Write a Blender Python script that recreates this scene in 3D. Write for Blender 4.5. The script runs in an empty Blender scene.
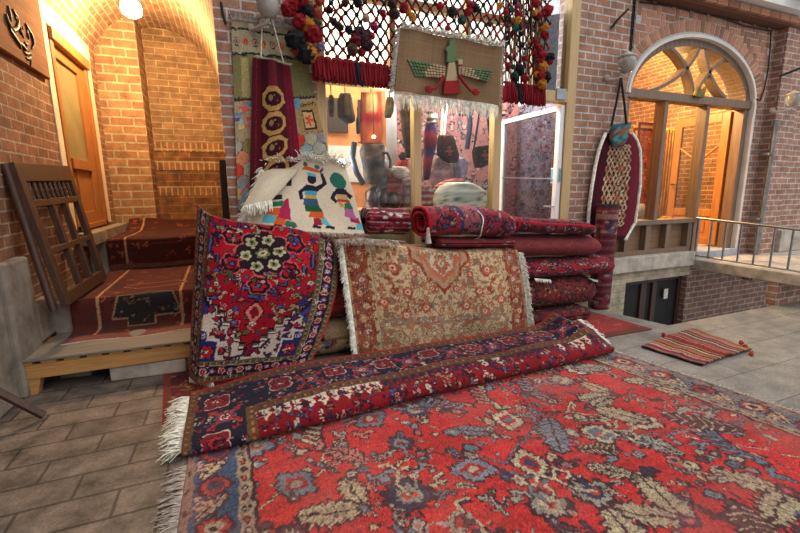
import bpy, bmesh, math, random
import numpy as np
from mathutils import Vector, Matrix
S = bpy.context.scene
COL = S.collection
rnd = random.Random(7)
PI = math.pi
# ------------------------------------------------------------------ camera (18.6 mm, eye height 1.5 m)
F, H = 414.0, 1.5
YAW, PIT, ROL = math.radians(22.1), math.radians(10.45), math.radians(0.6)
_f = np.array([math.sin(YAW)*math.cos(PIT), math.cos(YAW)*math.cos(PIT), -math.sin(PIT)])
_r = np.array([math.cos(YAW), -math.sin(YAW), 0.0])
_d = np.cross(_f, _r)
CR = math.cos(ROL)*_r + math.sin(ROL)*_d
CD = -math.sin(ROL)*_r + math.cos(ROL)*_d
cam_d = bpy.data.cameras.new('camera'); cam = bpy.data.objects.new('camera', cam_d); COL.objects.link(cam)
cam_d.sensor_width = 36; cam_d.lens = 36*F/800; cam_d.clip_start = 0.05
Mx = Matrix.Identity(4)
for i in range(3):
    Mx[i][0] = CR[i]; Mx[i][1] = -CD[i]; Mx[i][2] = -_f[i]
Mx.translation = (0, 0, H)
cam.matrix_world = Mx
S.camera = cam
def _ray(x, y): return _f + CR*((x-400)/F) + CD*((y-266.5)/F)
def U(x, y, Y):                       # where a sight line meets the vertical plane at depth Y
    d = _ray(x, y); t = Y/d[1]; return (d[0]*t, H+d[2]*t)
def G(x, y, z=0.0):                   # ... a level plane
    d = _ray(x, y); t = (z-H)/d[2]; return (d[0]*t, d[1]*t)
def W(x, y, X):                       # ... a plane of constant X
    d = _ray(x, y); t = X/d[0]; return (d[1]*t, H+d[2]*t)

# ------------------------------------------------------------------ materials
def lin(c):
    c = np.asarray(c, float)/255.0
    return np.where(c <= 0.04045, c/12.92, ((c+0.055)/1.055)**2.4)
def l4(c): return tuple(float(x) for x in lin(c)) + (1.0,)
def new_mat(name):
    m = bpy.data.materials.new(name); m.use_nodes = True
    nt = m.node_tree; b = nt.nodes['Principled BSDF']
    return m, nt, b, nt.nodes, nt.links
def bump(nt, b, hsock, strength, dist=0.01):
    n = nt.nodes.new('ShaderNodeBump'); n.inputs['Strength'].default_value = strength
    n.inputs['Distance'].default_value = dist
    nt.links.new(hsock, n.inputs['Height']); nt.links.new(n.outputs[0], b.inputs['Normal'])
def noise(nt, scale, detail=4, vec=None, rough=0.6):
    n = nt.nodes.new('ShaderNodeTexNoise'); n.inputs['Scale'].default_value = scale
    n.inputs['Detail'].default_value = detail; n.inputs['Roughness'].default_value = rough
    if vec is None:
        t = nt.nodes.new('ShaderNodeTexCoord'); vec = t.outputs['Object']
    nt.links.new(vec, n.inputs['Vector']); return n
def ramp(nt, fac, stops):
    r = nt.nodes.new('ShaderNodeValToRGB'); e = r.color_ramp.elements
    while len(e) < len(stops): e.new(0.5)
    for k, (p, c) in enumerate(stops): e[k].position = p; e[k].color = l4(c)
    nt.links.new(fac, r.inputs[0]); return r
def mixc(nt, fac, a, b, mode='MIX'):
    m = nt.nodes.new('ShaderNodeMix'); m.data_type = 'RGBA'; m.blend_type = mode
    for s, k in ((fac, 0), (a, 6), (b, 7)):
        if isinstance(s, (int, float)): m.inputs[k].default_value = s
        elif isinstance(s, tuple): m.inputs[k].default_value = s
        else: nt.links.new(s, m.inputs[k])
    return m.outputs[2]
def m_plain(name, c, rough=0.7, metal=0.0, var=0.18, nscale=9, bmp=0.15, sheen=0.0):
    m, nt, b, N, L = new_mat(name)
    n = noise(nt, nscale)
    c = np.array(c, float)
    r = ramp(nt, n.outputs[0], [(0.3, c*(1-var)), (0.7, np.minimum(255, c*(1+var)))])
    L.new(r.outputs[0], b.inputs['Base Color']); b.inputs['Roughness'].default_value = rough
    b.inputs['Metallic'].default_value = metal
    if sheen: b.inputs['Sheen Weight'].default_value = sheen
    if bmp:
        n2 = noise(nt, nscale*8); bump(nt, b, n2.outputs[0], bmp, 0.004)
    return m
def m_wood(name, c1, c2, axis=2, scale=3.0, rough=0.55, bmp=0.2):
    m, nt, b, N, L = new_mat(name)
    t = N.new('ShaderNodeTexCoord'); mp = N.new('ShaderNodeMapping')
    sc = [14*scale, 14*scale, 14*scale]; sc[axis] = 0.9*scale
    mp.inputs['Scale'].default_value = sc
    L.new(t.outputs['Object'], mp.inputs[0])
    n = noise(nt, 1.0, 6, mp.outputs[0], 0.65)
    r = ramp(nt, n.outputs[0], [(0.32, c1), (0.68, c2)])
    L.new(r.outputs[0], b.inputs['Base Color']); b.inputs['Roughness'].default_value = rough
    bump(nt, b, n.outputs[0], bmp, 0.006)
    return m
def m_attr(name, rough=0.95, nscale=350, bmp=0.5, sheen=0.04):
    m, nt, b, N, L = new_mat(name)
    a = N.new('ShaderNodeAttribute'); a.attribute_name = 'Col'
    n = noise(nt, nscale, 2)
    r = ramp(nt, n.outputs[0], [(0.25, (205, 205, 205)), (0.75, (255, 255, 255))])
    L.new(mixc(nt, 1.0, a.outputs['Color'], r.outputs[0], 'MULTIPLY'), b.inputs['Base Color'])
    b.inputs['Roughness'].default_value = rough; b.inputs['Specular IOR Level'].default_value = 0.15
    b.inputs['Sheen Weight'].default_value = sheen; b.inputs['Sheen Roughness'].default_value = 0.6
    if bmp: bump(nt, b, n.outputs[0], bmp, 0.004)
    return m
def m_brick(name, c1, c2, mortar, bw=0.22, bh=0.085, ms=0.012, bmp=0.8, offset=0.5, dirt=0.35, swap=False, rough=0.9):
    m, nt, b, N, L = new_mat(name)
    uv = N.new('ShaderNodeUVMap'); uv.uv_map = 'UVMap'
    nz = noise(nt, 3.5, 3, uv.outputs[0])
    d = N.new('ShaderNodeVectorMath'); d.operation = 'SCALE'; d.inputs['Scale'].default_value = 0.012
    L.new(nz.outputs['Color'], d.inputs[0])
    ad = N.new('ShaderNodeVectorMath'); ad.operation = 'ADD'
    L.new(uv.outputs[0], ad.inputs[0]); L.new(d.outputs[0], ad.inputs[1])
    vec = ad.outputs[0]
    if swap:
        sx = N.new('ShaderNodeSeparateXYZ'); cx = N.new('ShaderNodeCombineXYZ')
        L.new(vec, sx.inputs[0]); L.new(sx.outputs[0], cx.inputs[1]); L.new(sx.outputs[1], cx.inputs[0]); vec = cx.outputs[0]
    k = N.new('ShaderNodeTexBrick'); k.offset = offset
    for nm, v in (('Scale', 1.0), ('Mortar Size', ms), ('Mortar Smooth', 0.25), ('Bias', 0.0), ('Brick Width', bw), ('Row Height', bh)):
        k.inputs[nm].default_value = v
    k.inputs['Color1'].default_value = l4(c1); k.inputs['Color2'].default_value = l4(c2); k.inputs['Mortar'].default_value = l4(mortar)
    L.new(vec, k.inputs['Vector'])
    n2 = noise(nt, 6, 5, uv.outputs[0]); n3 = noise(nt, 60, 3, uv.outputs[0])
    r = ramp(nt, n2.outputs[0], [(0.25, np.array([255, 255, 255])*(1-dirt)), (0.7, (255, 255, 255))])
    r3 = ramp(nt, n3.outputs[0], [(0.3, (200, 200, 200)), (0.7, (255, 255, 255))])
    c = mixc(nt, 1.0, k.outputs['Color'], r.outputs[0], 'MULTIPLY'); c = mixc(nt, 1.0, c, r3.outputs[0], 'MULTIPLY')
    L.new(c, b.inputs['Base Color']); b.inputs['Roughness'].default_value = rough
    iv = N.new('ShaderNodeMath'); iv.operation = 'MULTIPLY_ADD'; iv.inputs[1].default_value = -1.0; iv.inputs[2].default_value = 1.0
    L.new(k.outputs['Fac'], iv.inputs[0])
    ad2 = N.new('ShaderNodeMath'); ad2.operation = 'MULTIPLY_ADD'; ad2.inputs[1].default_value = 0.35
    L.new(n3.outputs[0], ad2.inputs[0]); L.new(iv.outputs[0], ad2.inputs[2])
    bump(nt, b, ad2.outputs[0], bmp, 0.012)
    return m
def m_emit(name, c, e):
    m, nt, b, N, L = new_mat(name)
    b.inputs['Base Color'].default_value = l4(c); b.inputs['Emission Color'].default_value = l4(c); b.inputs['Emission Strength'].default_value = e
    return m
def m_glass(name, tint=(235, 240, 240), refl=0.10):
    m, nt, b, N, L = new_mat(name)
    tr = N.new('ShaderNodeBsdfTransparent'); tr.inputs[0].default_value = l4(tint)
    gl = N.new('ShaderNodeBsdfGlossy'); gl.inputs['Roughness'].default_value = 0.03
    mx = N.new('ShaderNodeMixShader')
    mx.inputs[0].default_value = refl; L.new(tr.outputs[0], mx.inputs[1]); L.new(gl.outputs[0], mx.inputs[2])
    L.new(mx.outputs[0], N['Material Output'].inputs[0]); return m

# ------------------------------------------------------------------ things, parts
def tag(o, label=None, cat=None, group=None, kind=None):
    if label: o['label'] = label
    if cat: o['category'] = cat
    if group: o['group'] = group
    if kind: o['kind'] = kind
    return o
def thing(name, loc, label, cat, group=None):
    o = bpy.data.objects.new(name, None); COL.objects.link(o); o.location = loc; o.empty_display_size = 0.1
    return tag(o, label, cat, group)
def wloc(o):
    v = Vector((0, 0, 0))
    while o is not None: v = v + o.location; o = o.parent
    return v
def link(name, me, parent=None, mats=None, origin=True):
    o = bpy.data.objects.new(name, me); COL.objects.link(o)
    if mats is not None:
        for m in (mats if isinstance(mats, (list, tuple)) else [mats]): me.materials.append(m)
    n = len(me.vertices); co = np.empty(n*3); me.vertices.foreach_get('co', co); co = co.reshape(-1, 3)
    if parent is not None:
        base = np.array(wloc(parent)); o.parent = parent
        mid = co.mean(0); o.location = Vector(mid-base); off = mid
    else:
        off = np.array([co[:, 0].mean(), co[:, 1].mean(), co[:, 2].min()]); o.location = Vector(off)
    co = co - off
    me.vertices.foreach_set('co', co.ravel()); me.update()
    return o
def struct(name, mb, mat, parent=None, **kw):
    o = mb.build(name, mat, parent, **kw)
    if parent is None: o['kind'] = 'structure'
    return o
class MB:
    """collects simple solids in world metres and links them as ONE mesh"""
    def __init__(s): s.v = []; s.f = []; s.c = []; s.mi = []; s.sm = []; s.col = (200, 200, 200); s.m = 0; s.uv = {}
    def add(s, vs, fs, smooth=False, uvs=None):
        b = len(s.v); s.v += [tuple(map(float, p)) for p in vs]
        for k, f in enumerate(fs):
            if uvs is not None: s.uv[len(s.f)] = uvs[k]
            s.f.append([b+i for i in f]); s.c.append(s.col); s.mi.append(s.m); s.sm.append(smooth)
        return s
    def hexa(s, p):           # 8 points: bottom ring then top ring
        return s.add(p, [(3, 2, 1, 0), (4, 5, 6, 7), (0, 1, 5, 4), (1, 2, 6, 5), (2, 3, 7, 6), (3, 0, 4, 7)])
    def box(s, x0, x1, y0, y1, z0, z1):
        return s.hexa([(x0, y0, z0), (x1, y0, z0), (x1, y1, z0), (x0, y1, z0), (x0, y0, z1), (x1, y0, z1), (x1, y1, z1), (x0, y1, z1)])
    def pbox(s, P, u0, u1, v0, v1, n0, n1, ch=0.0):   # a box in a plane frame P(u,v,n)
        if ch:
            c = ch
            ring = [(u0, v0), (u1, v0), (u1, v1), (u0, v1)]; inn = [(u0+c, v0+c), (u1-c, v0+c), (u1-c, v1-c), (u0+c, v1-c)]
            vs = [P(u, v, n0) for u, v in ring]+[P(u, v, n1-c*(1 if n1 > n0 else -1)) for u, v in ring]+[P(u, v, n1) for u, v in inn]
            fs = [(3, 2, 1, 0), (8, 9, 10, 11)]
            for k in range(4):
                j = (k+1) % 4; fs += [(k, j, 4+j, 4+k), (4+k, 4+j, 8+j, 8+k)]
            return s.add(vs, fs)
        return s.hexa([P(u0, v0, n0), P(u1, v0, n0), P(u1, v1, n0), P(u0, v1, n0), P(u0, v0, n1), P(u1, v0, n1), P(u1, v1, n1), P(u0, v1, n1)])
    def prism(s, pts, P, n0, n1):                     # polygon pts (u,v) in the frame P, n0..n1
        n = len(pts)
        vs = [P(u, v, n0) for u, v in pts]+[P(u, v, n1) for u, v in pts]
        return s.add(vs, [tuple(range(n-1, -1, -1)), tuple(range(n, 2*n))]+[(k, (k+1) % n, n+(k+1) % n, n+k) for k in range(n)])
    def tube(s, pts, r, n=8, cap=True, smooth=True):
        pts = [Vector(p) for p in pts]; m = len(pts)
        rs = list(r) if isinstance(r, (list, tuple)) else [r]*m
        vs = []; ref = None
        for k, p in enumerate(pts):
            t = (pts[min(k+1, m-1)]-pts[max(k-1, 0)])
            t = t.normalized() if t.length > 1e-9 else Vector((0, 0, 1))
            if ref is None:
                ref = Vector((0, 0, 1)) if abs(t.z) < 0.9 else Vector((1, 0, 0))
            a = (ref - t*ref.dot(t))
            a = a.normalized() if a.length > 1e-6 else t.orthogonal().normalized()
            ref = a; b = t.cross(a)
            for i in range(n):
                q = 2*PI*i/n; vs.append(p+(a*math.cos(q)+b*math.sin(q))*rs[k])
        fs = [(k*n+i, k*n+(i+1) % n, (k+1)*n+(i+1) % n, (k+1)*n+i) for k in range(m-1) for i in range(n)]
        s.add(vs, fs, smooth)
        if cap: s.add(vs[:n], [tuple(range(n-1, -1, -1))]); s.add(vs[-n:], [tuple(range(n))])
        return s
    def lathe(s, c, prof, n=24, axis='z', smooth=True):
        vs = []
        for (r, h) in prof:
            for i in range(n):
                q = 2*PI*i/n; a, b = r*math.cos(q), r*math.sin(q)
                vs.append((c[0]+a, c[1]+b, c[2]+h) if axis == 'z' else ((c[0]+a, c[1]+h, c[2]+b) if axis == 'y' else (c[0]+h, c[1]+a, c[2]+b)))
        m = len(prof)
        fs = [(k*n+i, k*n+(i+1) % n, (k+1)*n+(i+1) % n, (k+1)*n+i) for k in range(m-1) for i in range(n)]
        s.add(vs, fs, smooth)
        s.add(vs[:n], [tuple(range(n-1, -1, -1))]); s.add(vs[-n:], [tuple(range(n))]); return s
    def ball(s, c, r, n=10, m=7, jit=0.0, sq=(1, 1, 1)):
        vs = [(c[0], c[1], c[2]-r*sq[2])]
        for k in range(1, m):
            ph = PI*k/m
            for i in range(n):
                q = 2*PI*i/n; rr = r*(1+jit*(rnd.random()-0.5)*2)
                vs.append((c[0]+rr*math.sin(ph)*math.cos(q)*sq[0], c[1]+rr*math.sin(ph)*math.sin(q)*sq[1], c[2]-rr*math.cos(ph)*sq[2]))
        vs.append((c[0], c[1], c[2]+r*sq[2]))
        fs = [(0, 1+(i+1) % n, 1+i) for i in range(n)]
        for k in range(m-2):
            fs += [(1+k*n+i, 1+k*n+(i+1) % n, 1+(k+1)*n+(i+1) % n, 1+(k+1)*n+i) for i in range(n)]
        t = len(vs)-1; o = 1+(m-2)*n
        fs += [(o+i, o+(i+1) % n, t) for i in range(n)]
        return s.add(vs, fs, jit == 0)
    def build(s, name, mat, parent=None, bevel=0.0):
        me = bpy.data.meshes.new(name); me.from_pydata(s.v, [], s.f)
        me.uv_layers.new(name='UVMap'); me.color_attributes.new('Col', 'FLOAT_COLOR', 'CORNER')
        nl = len(me.loops); uv = np.zeros((nl, 2)); cc = np.ones((nl, 4)); cache = {}
        V = np.array(s.v)
        for k, p in enumerate(me.polygons):
            idx = s.f[k]; q = V[idx]; a, e = p.loop_start, p.loop_start+p.loop_total
            if k in s.uv: uv[a:e] = s.uv[k]
            else:
                n = np.zeros(3)
                for i in range(len(q)): n += np.cross(q[i]-q[0], q[(i+1) % len(q)]-q[0])
                ax = int(np.argmax(np.abs(n)))
                uv[a:e] = q[:, (1, 2)] if ax == 0 else (q[:, (0, 2)] if ax == 1 else q[:, (0, 1)])
            c = s.c[k]
            if c not in cache: cache[c] = lin(c)
            cc[a:e, :3] = cache[c]
        me.uv_layers['UVMap'].data.foreach_set('uv', uv.ravel()); me.color_attributes['Col'].data.foreach_set('color', cc.ravel())
        me.polygons.foreach_set('material_index', s.mi); me.polygons.foreach_set('use_smooth', s.sm)
        o = link(name, me, parent, mat)
        bm = bmesh.new(); bm.from_mesh(me); bmesh.ops.recalc_face_normals(bm, faces=bm.faces); bm.to_mesh(me); bm.free()
        if bevel:
            md = o.modifiers.new('bevel', 'BEVEL'); md.width = bevel; md.segments = 2; md.limit_method = 'ANGLE'; md.angle_limit = 0.9
        return o
def frame_of(O, Uv, Vv):
    O, Uv, Vv = Vector(O), Vector(Uv), Vector(Vv); N = Uv.cross(Vv).normalized()
    return lambda u, v, n: O+Uv*u+Vv*v+N*n
PXZ = lambda Y: (lambda u, v, n: (u, Y+n, v))       # upright plane facing -Y, n runs into the depth
PYZ = lambda X: (lambda u, v, n: (X+n, u, v))
PXY = lambda Z: (lambda u, v, n: (u, v, Z+n))

# ------------------------------------------------------------------ weaving: colours laid out in metres on a canvas, one per knot
def vnoise(h, w, cell, seed, octv=2):
    r = np.random.default_rng(seed); out = np.zeros((h, w)); amp = 1.0; tot = 0
    for o in range(octv):
        c = max(2.0, cell/2**o); gh, gw = int(h/c)+3, int(w/c)+3
        g = r.random((gh, gw)); y = np.arange(h)/c; x = np.arange(w)/c
        yi, xi = y.astype(int), x.astype(int); fy = (y-yi)[:, None]; fx = (x-xi)[None]
        fy = fy*fy*(3-2*fy); fx = fx*fx*(3-2*fx)
        a = g[yi][:, xi]; b = g[yi][:, xi+1]; c2 = g[yi+1][:, xi]; d = g[yi+1][:, xi+1]
        out += amp*((a*(1-fx)+b*fx)*(1-fy)+(c2*(1-fx)+d*fx)*fy); tot += amp; amp *= 0.5
    return out/tot
class Cv:
    def __init__(s, w, h, px=0.006, bg=(150, 30, 35)):
        s.w, s.h, s.px = w, h, px; s.nx, s.ny = max(2, int(round(w/px))), max(2, int(round(h/px)))
        s.a = np.empty((s.ny, s.nx, 3)); s.a[:] = bg
        s.X = (np.arange(s.nx)+0.5)*w/s.nx; s.Y = (np.arange(s.ny)+0.5)*h/s.ny
    def _win(s, x0, y0, x1, y1):
        i0 = max(0, int(x0/s.w*s.nx)-1); i1 = min(s.nx, int(x1/s.w*s.nx)+2); j0 = max(0, int(y0/s.h*s.ny)-1); j1 = min(s.ny, int(y1/s.h*s.ny)+2)
        return (i0, i1, j0, j1) if i1 > i0 and j1 > j0 else None
    def rect(s, x0, y0, x1, y1, c):
        m = ((s.X >= x0) & (s.X < x1))[None] & ((s.Y >= y0) & (s.Y < y1))[:, None]; s.a[m] = c; return s
    def poly(s, pts, c):
        p = np.asarray(pts, float); w = s._win(p[:, 0].min(), p[:, 1].min(), p[:, 0].max(), p[:, 1].max())
        if w is None: return s
        i0, i1, j0, j1 = w; x = s.X[i0:i1][None]; y = s.Y[j0:j1][:, None]; ins = np.zeros((j1-j0, i1-i0), bool)
        n = len(p)
        for k in range(n):
            (ax, ay), (bx, by) = p[k], p[(k+1) % n]
            if ay == by: continue
            ins ^= ((ay > y) != (by > y)) & (x < (bx-ax)*(y-ay)/(by-ay)+ax)
        s.a[j0:j1, i0:i1][ins] = c; return s
    def ell(s, cx, cy, rx, ry, c):
        w = s._win(cx-rx, cy-ry, cx+rx, cy+ry)
        if w is None: return s
        i0, i1, j0, j1 = w; m = ((s.X[i0:i1][None]-cx)/rx)**2+((s.Y[j0:j1][:, None]-cy)/ry)**2 < 1
        s.a[j0:j1, i0:i1][m] = c; return s
    def line(s, pts, wd, c):
        for (a, b) in zip(pts[:-1], pts[1:]):
            dx, dy = b[0]-a[0], b[1]-a[1]; l = math.hypot(dx, dy) or 1e-6; ux, uy = dx/l*wd/2, dy/l*wd/2
            s.poly([(a[0]-ux-uy, a[1]-uy+ux), (b[0]+ux-uy, b[1]+uy+ux), (b[0]+ux+uy, b[1]+uy-ux), (a[0]-ux+uy, a[1]-uy-ux)], c)
        return s
    def finish(s, seed=1, wob=0.004, var=0.12, dust=0.0, dustc=(150, 130, 115), speck=0.10):
        r = np.random.default_rng(seed); ny, nx = s.ny, s.nx
        if wob:
            k = 0.05/s.px
            dx = ((vnoise(ny, nx, k, seed+1)-0.5)*2*wob/s.px*1.6).round().astype(int); dy = ((vnoise(ny, nx, k, seed+2)-0.5)*2*wob/s.px*1.6).round().astype(int)
            jj, ii = np.indices((ny, nx)); s.a = s.a[np.clip(jj+dy, 0, ny-1), np.clip(ii+dx, 0, nx-1)]
        m = 1+var*(vnoise(ny, nx, 0.25/s.px, seed+3, 3)-0.5)*2 + speck*(r.random((ny, nx))-0.5)*2
        s.a = s.a*m[..., None]
        if dust:
            d = np.clip((vnoise(ny, nx, 0.3/s.px, seed+4, 4)-0.42)*3, 0, 1)*dust; s.a = s.a*(1-d[..., None])+np.array(dustc)*d[..., None]
        s.a = np.clip(s.a, 0, 255); return s
    def sample(s, u, v):
        i = np.clip((u/s.w*s.nx).astype(int), 0, s.nx-1); j = np.clip((v/s.h*s.ny).astype(int), 0, s.ny-1); return s.a[j, i]
    def mirror_x(s):
        h = s.nx//2; s.a[:, s.nx-h:] = s.a[:, :h][:, ::-1]; return s
    def mirror_y(s):
        h = s.ny//2; s.a[s.ny-h:] = s.a[:h][::-1]; return s
def TT(cx, cy, sc=1.0, rot=0.0, fl=1):
    c, n = math.cos(rot), math.sin(rot)
    return lambda pts: [(cx+(x*fl*c-y*n)*sc, cy+(x*fl*n+y*c)*sc) for x, y in pts]
def petal(n, r1, r2, ph=0.0, sub=3):
    return [((r2+(r1-r2)*abs(math.cos(n*(2*PI*k/(n*2*sub)+0)/2)))*math.cos(2*PI*k/(n*2*sub)+ph), (r2+(r1-r2)*abs(math.cos(n*(2*PI*k/(n*2*sub))/2)))*math.sin(2*PI*k/(n*2*sub)+ph)) for k in range(n*2*sub)]
def rosette(c, x, y, r, cols, n=8):
    t = TT(x, y, r); c.poly(t(petal(n, 1.0, 0.72)), cols[0]); c.poly(t(petal(n, 0.82, 0.5)), cols[1])
    c.ell(x, y, r*0.42, r*0.42, cols[2]); c.ell(x, y, r*0.2, r*0.2, cols[3 % len(cols)])
def diamond(c, x, y, rx, ry, cols):
    for k, q in enumerate(cols):
        f = 1-k/len(cols); c.poly([(x-rx*f, y), (x, y-ry*f), (x+rx*f, y), (x, y+ry*f)], q)
def stepped(rx, ry, n):
    q = []
    for k in range(n):
        q += [(rx*(1-k/n), ry*k/n), (rx*(1-k/n), ry*(k+1)/n)]
    return q+[(-x, y) for x, y in q[::-1]]+[(-x, -y) for x, y in q]+[(x, -y) for x, y in q[::-1]]
def sleaf(c, t, cols, n=5):            # serrated leaf, 1 long, along +x
    e = []
    for k in range(n):
        a = k/n; w = 0.30*math.sin(PI*(0.12+0.8*a)); e += [(a, w*0.62), (a+0.08, w)]
    e += [(1.0, 0.03)]
    out = [(-0.04, 0)]+[(x, y+0.03) for x, y in e]+[(1.06, 0)]+[(x, -y-0.03) for x, y in e[::-1]]
    c.poly(t(out), cols[0]); c.poly(t([(0, 0)]+[(x*0.96, y*0.88) for x, y in e]+[(1, 0)]+[(x*0.96, -y*0.88) for x, y in e[::-1]]), cols[1])
    for k in range(1, n):
        a = k/n; w = 0.22*math.sin(PI*(0.12+0.8*a))
        c.line(t([(a-0.05, 0), (a+0.06, w)]), 0.007, cols[2]); c.line(t([(a-0.05, 0), (a+0.06, -w)]), 0.007, cols[2])
    c.line(t([(0, 0), (0.95, 0)]), 0.011, cols[0])
def palm(c, t, cols):                  # palmette, about 1 x 1
    fan = [(0, -0.5), (0.22, -0.42), (0.2, -0.25), (0.42, -0.3), (0.36, -0.08), (0.55, 0.0), (0.42, 0.14), (0.5, 0.32), (0.3, 0.3), (0.28, 0.5), (0.12, 0.42), (0, 0.58)]
    full = fan+[(-x, y) for x, y in fan[::-1]]
    for k, q in enumerate(cols): f = 1-k*0.25; c.poly(t([(x*f, y*f) for x, y in full]), q)
def hook(c, t, wd, col):
    c.line(t([(0, 0), (0.35, 0.1), (0.6, 0.4), (0.5, 0.65), (0.25, 0.6), (0.3, 0.42)]), wd, col)
    c.line(t([(0.6, 0.4), (0.9, 0.45), (1.0, 0.25)]), wd, col)

def grid_mesh(name, X, Y, Z, colr, closed_v=False):
    nv, nu = X.shape
    co = np.stack([X, Y, Z], -1).reshape(-1, 3)
    idx = np.arange(nv*nu).reshape(nv, nu)
    a = idx[:-1, :-1]; b = idx[:-1, 1:]; c = idx[1:, 1:]; d = idx[1:, :-1]
    f = np.stack([a, b, c, d], -1).reshape(-1, 4)
    if closed_v:
        f = np.concatenate([f, np.stack([idx[-1, :-1], idx[-1, 1:], idx[0, 1:], idx[0, :-1]], -1)])
    me = bpy.data.meshes.new(name); me.vertices.add(len(co)); me.vertices.foreach_set('co', co.ravel())
    me.loops.add(f.size); me.loops.foreach_set('vertex_index', f.ravel()); me.polygons.add(len(f))
    me.polygons.foreach_set('loop_start', np.arange(0, f.size, 4)); me.polygons.foreach_set('use_smooth', np.ones(len(f), bool))
    me.update(calc_edges=True)
    ca = me.color_attributes.new('Col', 'FLOAT_COLOR', 'POINT'); cc = np.ones((len(co), 4)); cc[:, :3] = lin(colr.reshape(-1, 3))
    ca.data.foreach_set('color', cc.ravel()); return me
def sheet(name, cv, P, parent=None, mat=None, thick=0.012, px=None, up=1):
    px = px or cv.px; nu, nv = max(2, int(cv.w/px)), max(2, int(cv.h/px))
    u, v = np.meshgrid(np.linspace(0, cv.w, nu+1), np.linspace(0, cv.h, nv+1))
    x, y, z = P(u, v); me = grid_mesh(name, x+0*u, y+0*u, z+0*u, cv.sample(u, v))
    o = link(name, me, parent, mat or M['pile'])
    if thick:
        md = o.modifiers.new('thickness', 'SOLIDIFY'); md.thickness = thick; md.offset = -1*up
    return o
def path(pts, smooth=True):
    p = np.array(pts, float)
    if smooth:
        q = []
        for k in range(len(p)-1):
            p0, p1, p2, p3 = p[max(k-1, 0)], p[k], p[k+1], p[min(k+2, len(p)-1)]
            for t in np.linspace(0, 1, 9)[:-1]:
                q.append(0.5*((2*p1)+(-p0+p2)*t+(2*p0-5*p1+4*p2-p3)*t*t+(-p0+3*p1-3*p2+p3)*t**3))
        p = np.array(q+[p[-1]])
    s = np.concatenate([[0], np.cumsum(np.linalg.norm(np.diff(p, axis=0), axis=1))])
    return s[-1], (lambda d: [np.interp(d, s, p[:, k]) for k in range(p.shape[1])])
def fringe(name, pts, dirs, ln, n, parent, mat, jit=0.35, r=0.0022, droop=0.3, floor=None, knots=False):
    """loose warp ends along a polyline; dirs = outward direction"""
    mb = MB(); L, f = path(pts, False); g = np.random.default_rng(len(name)+n)
    D = Vector(dirs).normalized()
    for k in range(n):
        p = Vector([float(q) for q in f(L*(k+0.5+0.6*(g.random()-0.5))/n)])
        l = ln*(0.65+0.5*g.random()); w = Vector((g.random()-0.5, g.random()-0.5, g.random()-0.5))*jit
        d = (D+w).normalized(); q = [p]
        for t in range(1, 4):
            p = p+d*l/3; d = (d+Vector((0, 0, -droop))+Vector((g.random()-0.5, g.random()-0.5, g.random()-0.5))*jit*0.7).normalized()
            if floor is not None and p.z < floor+r: p = Vector((p.x, p.y, floor+r+0.002*g.random()))
            q.append(p)
        mb.tube(q, [r*1.3, r*1.2, r, r*0.6], n=4, cap=False)
    return mb.build(name, mat, parent)
def puff(name, rows, Y, depth, parent, mat, cv=None, n=28, col=(150, 100, 80), nsub=4, wav=0.0, seed=0, front=True):
    """soft upholstered solid from an outline of rows (py, x_left, x_right) standing at depth Y"""
    R = np.array(rows, float); t = np.arange(len(R)); tt = np.linspace(0, len(R)-1, (len(R)-1)*nsub+1)
    R = np.stack([np.interp(tt, t, R[:, k]) for k in range(3)], 1); m = len(R); g = np.random.default_rng(seed)
    X = np.zeros((m, n)); Yy = np.zeros((m, n)); Z = np.zeros((m, n)); C = np.zeros((m, n, 3))
    wx = vnoise(m, n, 4, seed+5)-0.5
    for k in range(m):
        xl, zl = U(R[k, 1], R[k, 0], Y); xr, zr = U(R[k, 2], R[k, 0], Y); f = k/(m-1)
        dd = depth*min(1.0, 3.2*math.sqrt(max(0.0, min(f, 1-f)))+0.12)
        for i in range(n):
            q = 2*PI*i/n; ca, sa = math.cos(q), math.sin(q); ca = math.copysign(abs(ca)**0.75, ca)
            X[k, i] = (xl+xr)/2+(xr-xl)/2*ca; Z[k, i] = (zl+zr)/2+(zr-zl)/2*ca
            Yy[k, i] = Y-dd*sa*(1+wav*wx[k, i])+wav*0.05*wx[k, i]
            if cv is not None: C[k, i] = cv.sample(np.array([(ca+1)/2*cv.w]), np.array([(1-f)*cv.h]))[0]
            else: C[k, i] = np.array(col)*(0.9+0.2*g.random())
    a = [np.vstack([np.full((1, n), A[0].mean()), A, np.full((1, n), A[-1].mean())]) for A in (X, Yy, Z)]
    C = np.concatenate([C[:1], C, C[-1:]])
    me = grid_mesh(name, *[np.hstack([A, A[:, :1]]) for A in a], np.concatenate([C, C[:, :1]], 1))
    return link(name, me, parent, mat)
M = {}
M['pile'] = m_attr('carpet_pile'); M['cloth'] = m_attr('woven_cloth', nscale=500, bmp=0.3); M['yarn'] = m_attr('wool_yarn', nscale=160, bmp=0.8, sheen=0.05)
M['painted'] = m_attr('painted_surface', rough=0.6, nscale=40, bmp=0.15, sheen=0)
M['fringe'] = m_plain('cotton_fringe', (226, 217, 200), 0.95, var=0.2, nscale=30, bmp=0); M['fringe_grey'] = m_plain('grey_fringe', (165, 155, 145), 0.95, var=0.25, nscale=30, bmp=0)
M['brick'] = m_brick('red_brick', (190, 134, 108), (208, 154, 126), (232, 226, 220), 0.225, 0.086, 0.010)
M['brick_left'] = m_brick('passage_brick', (160, 104, 72), (186, 128, 90), (212, 190, 162), 0.23, 0.092, 0.009, bmp=1.0)
M['brick_back'] = m_brick('old_brick', (184, 130, 90), (206, 152, 108), (228, 208, 172), 0.30, 0.118, 0.013, bmp=1.0)
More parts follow.
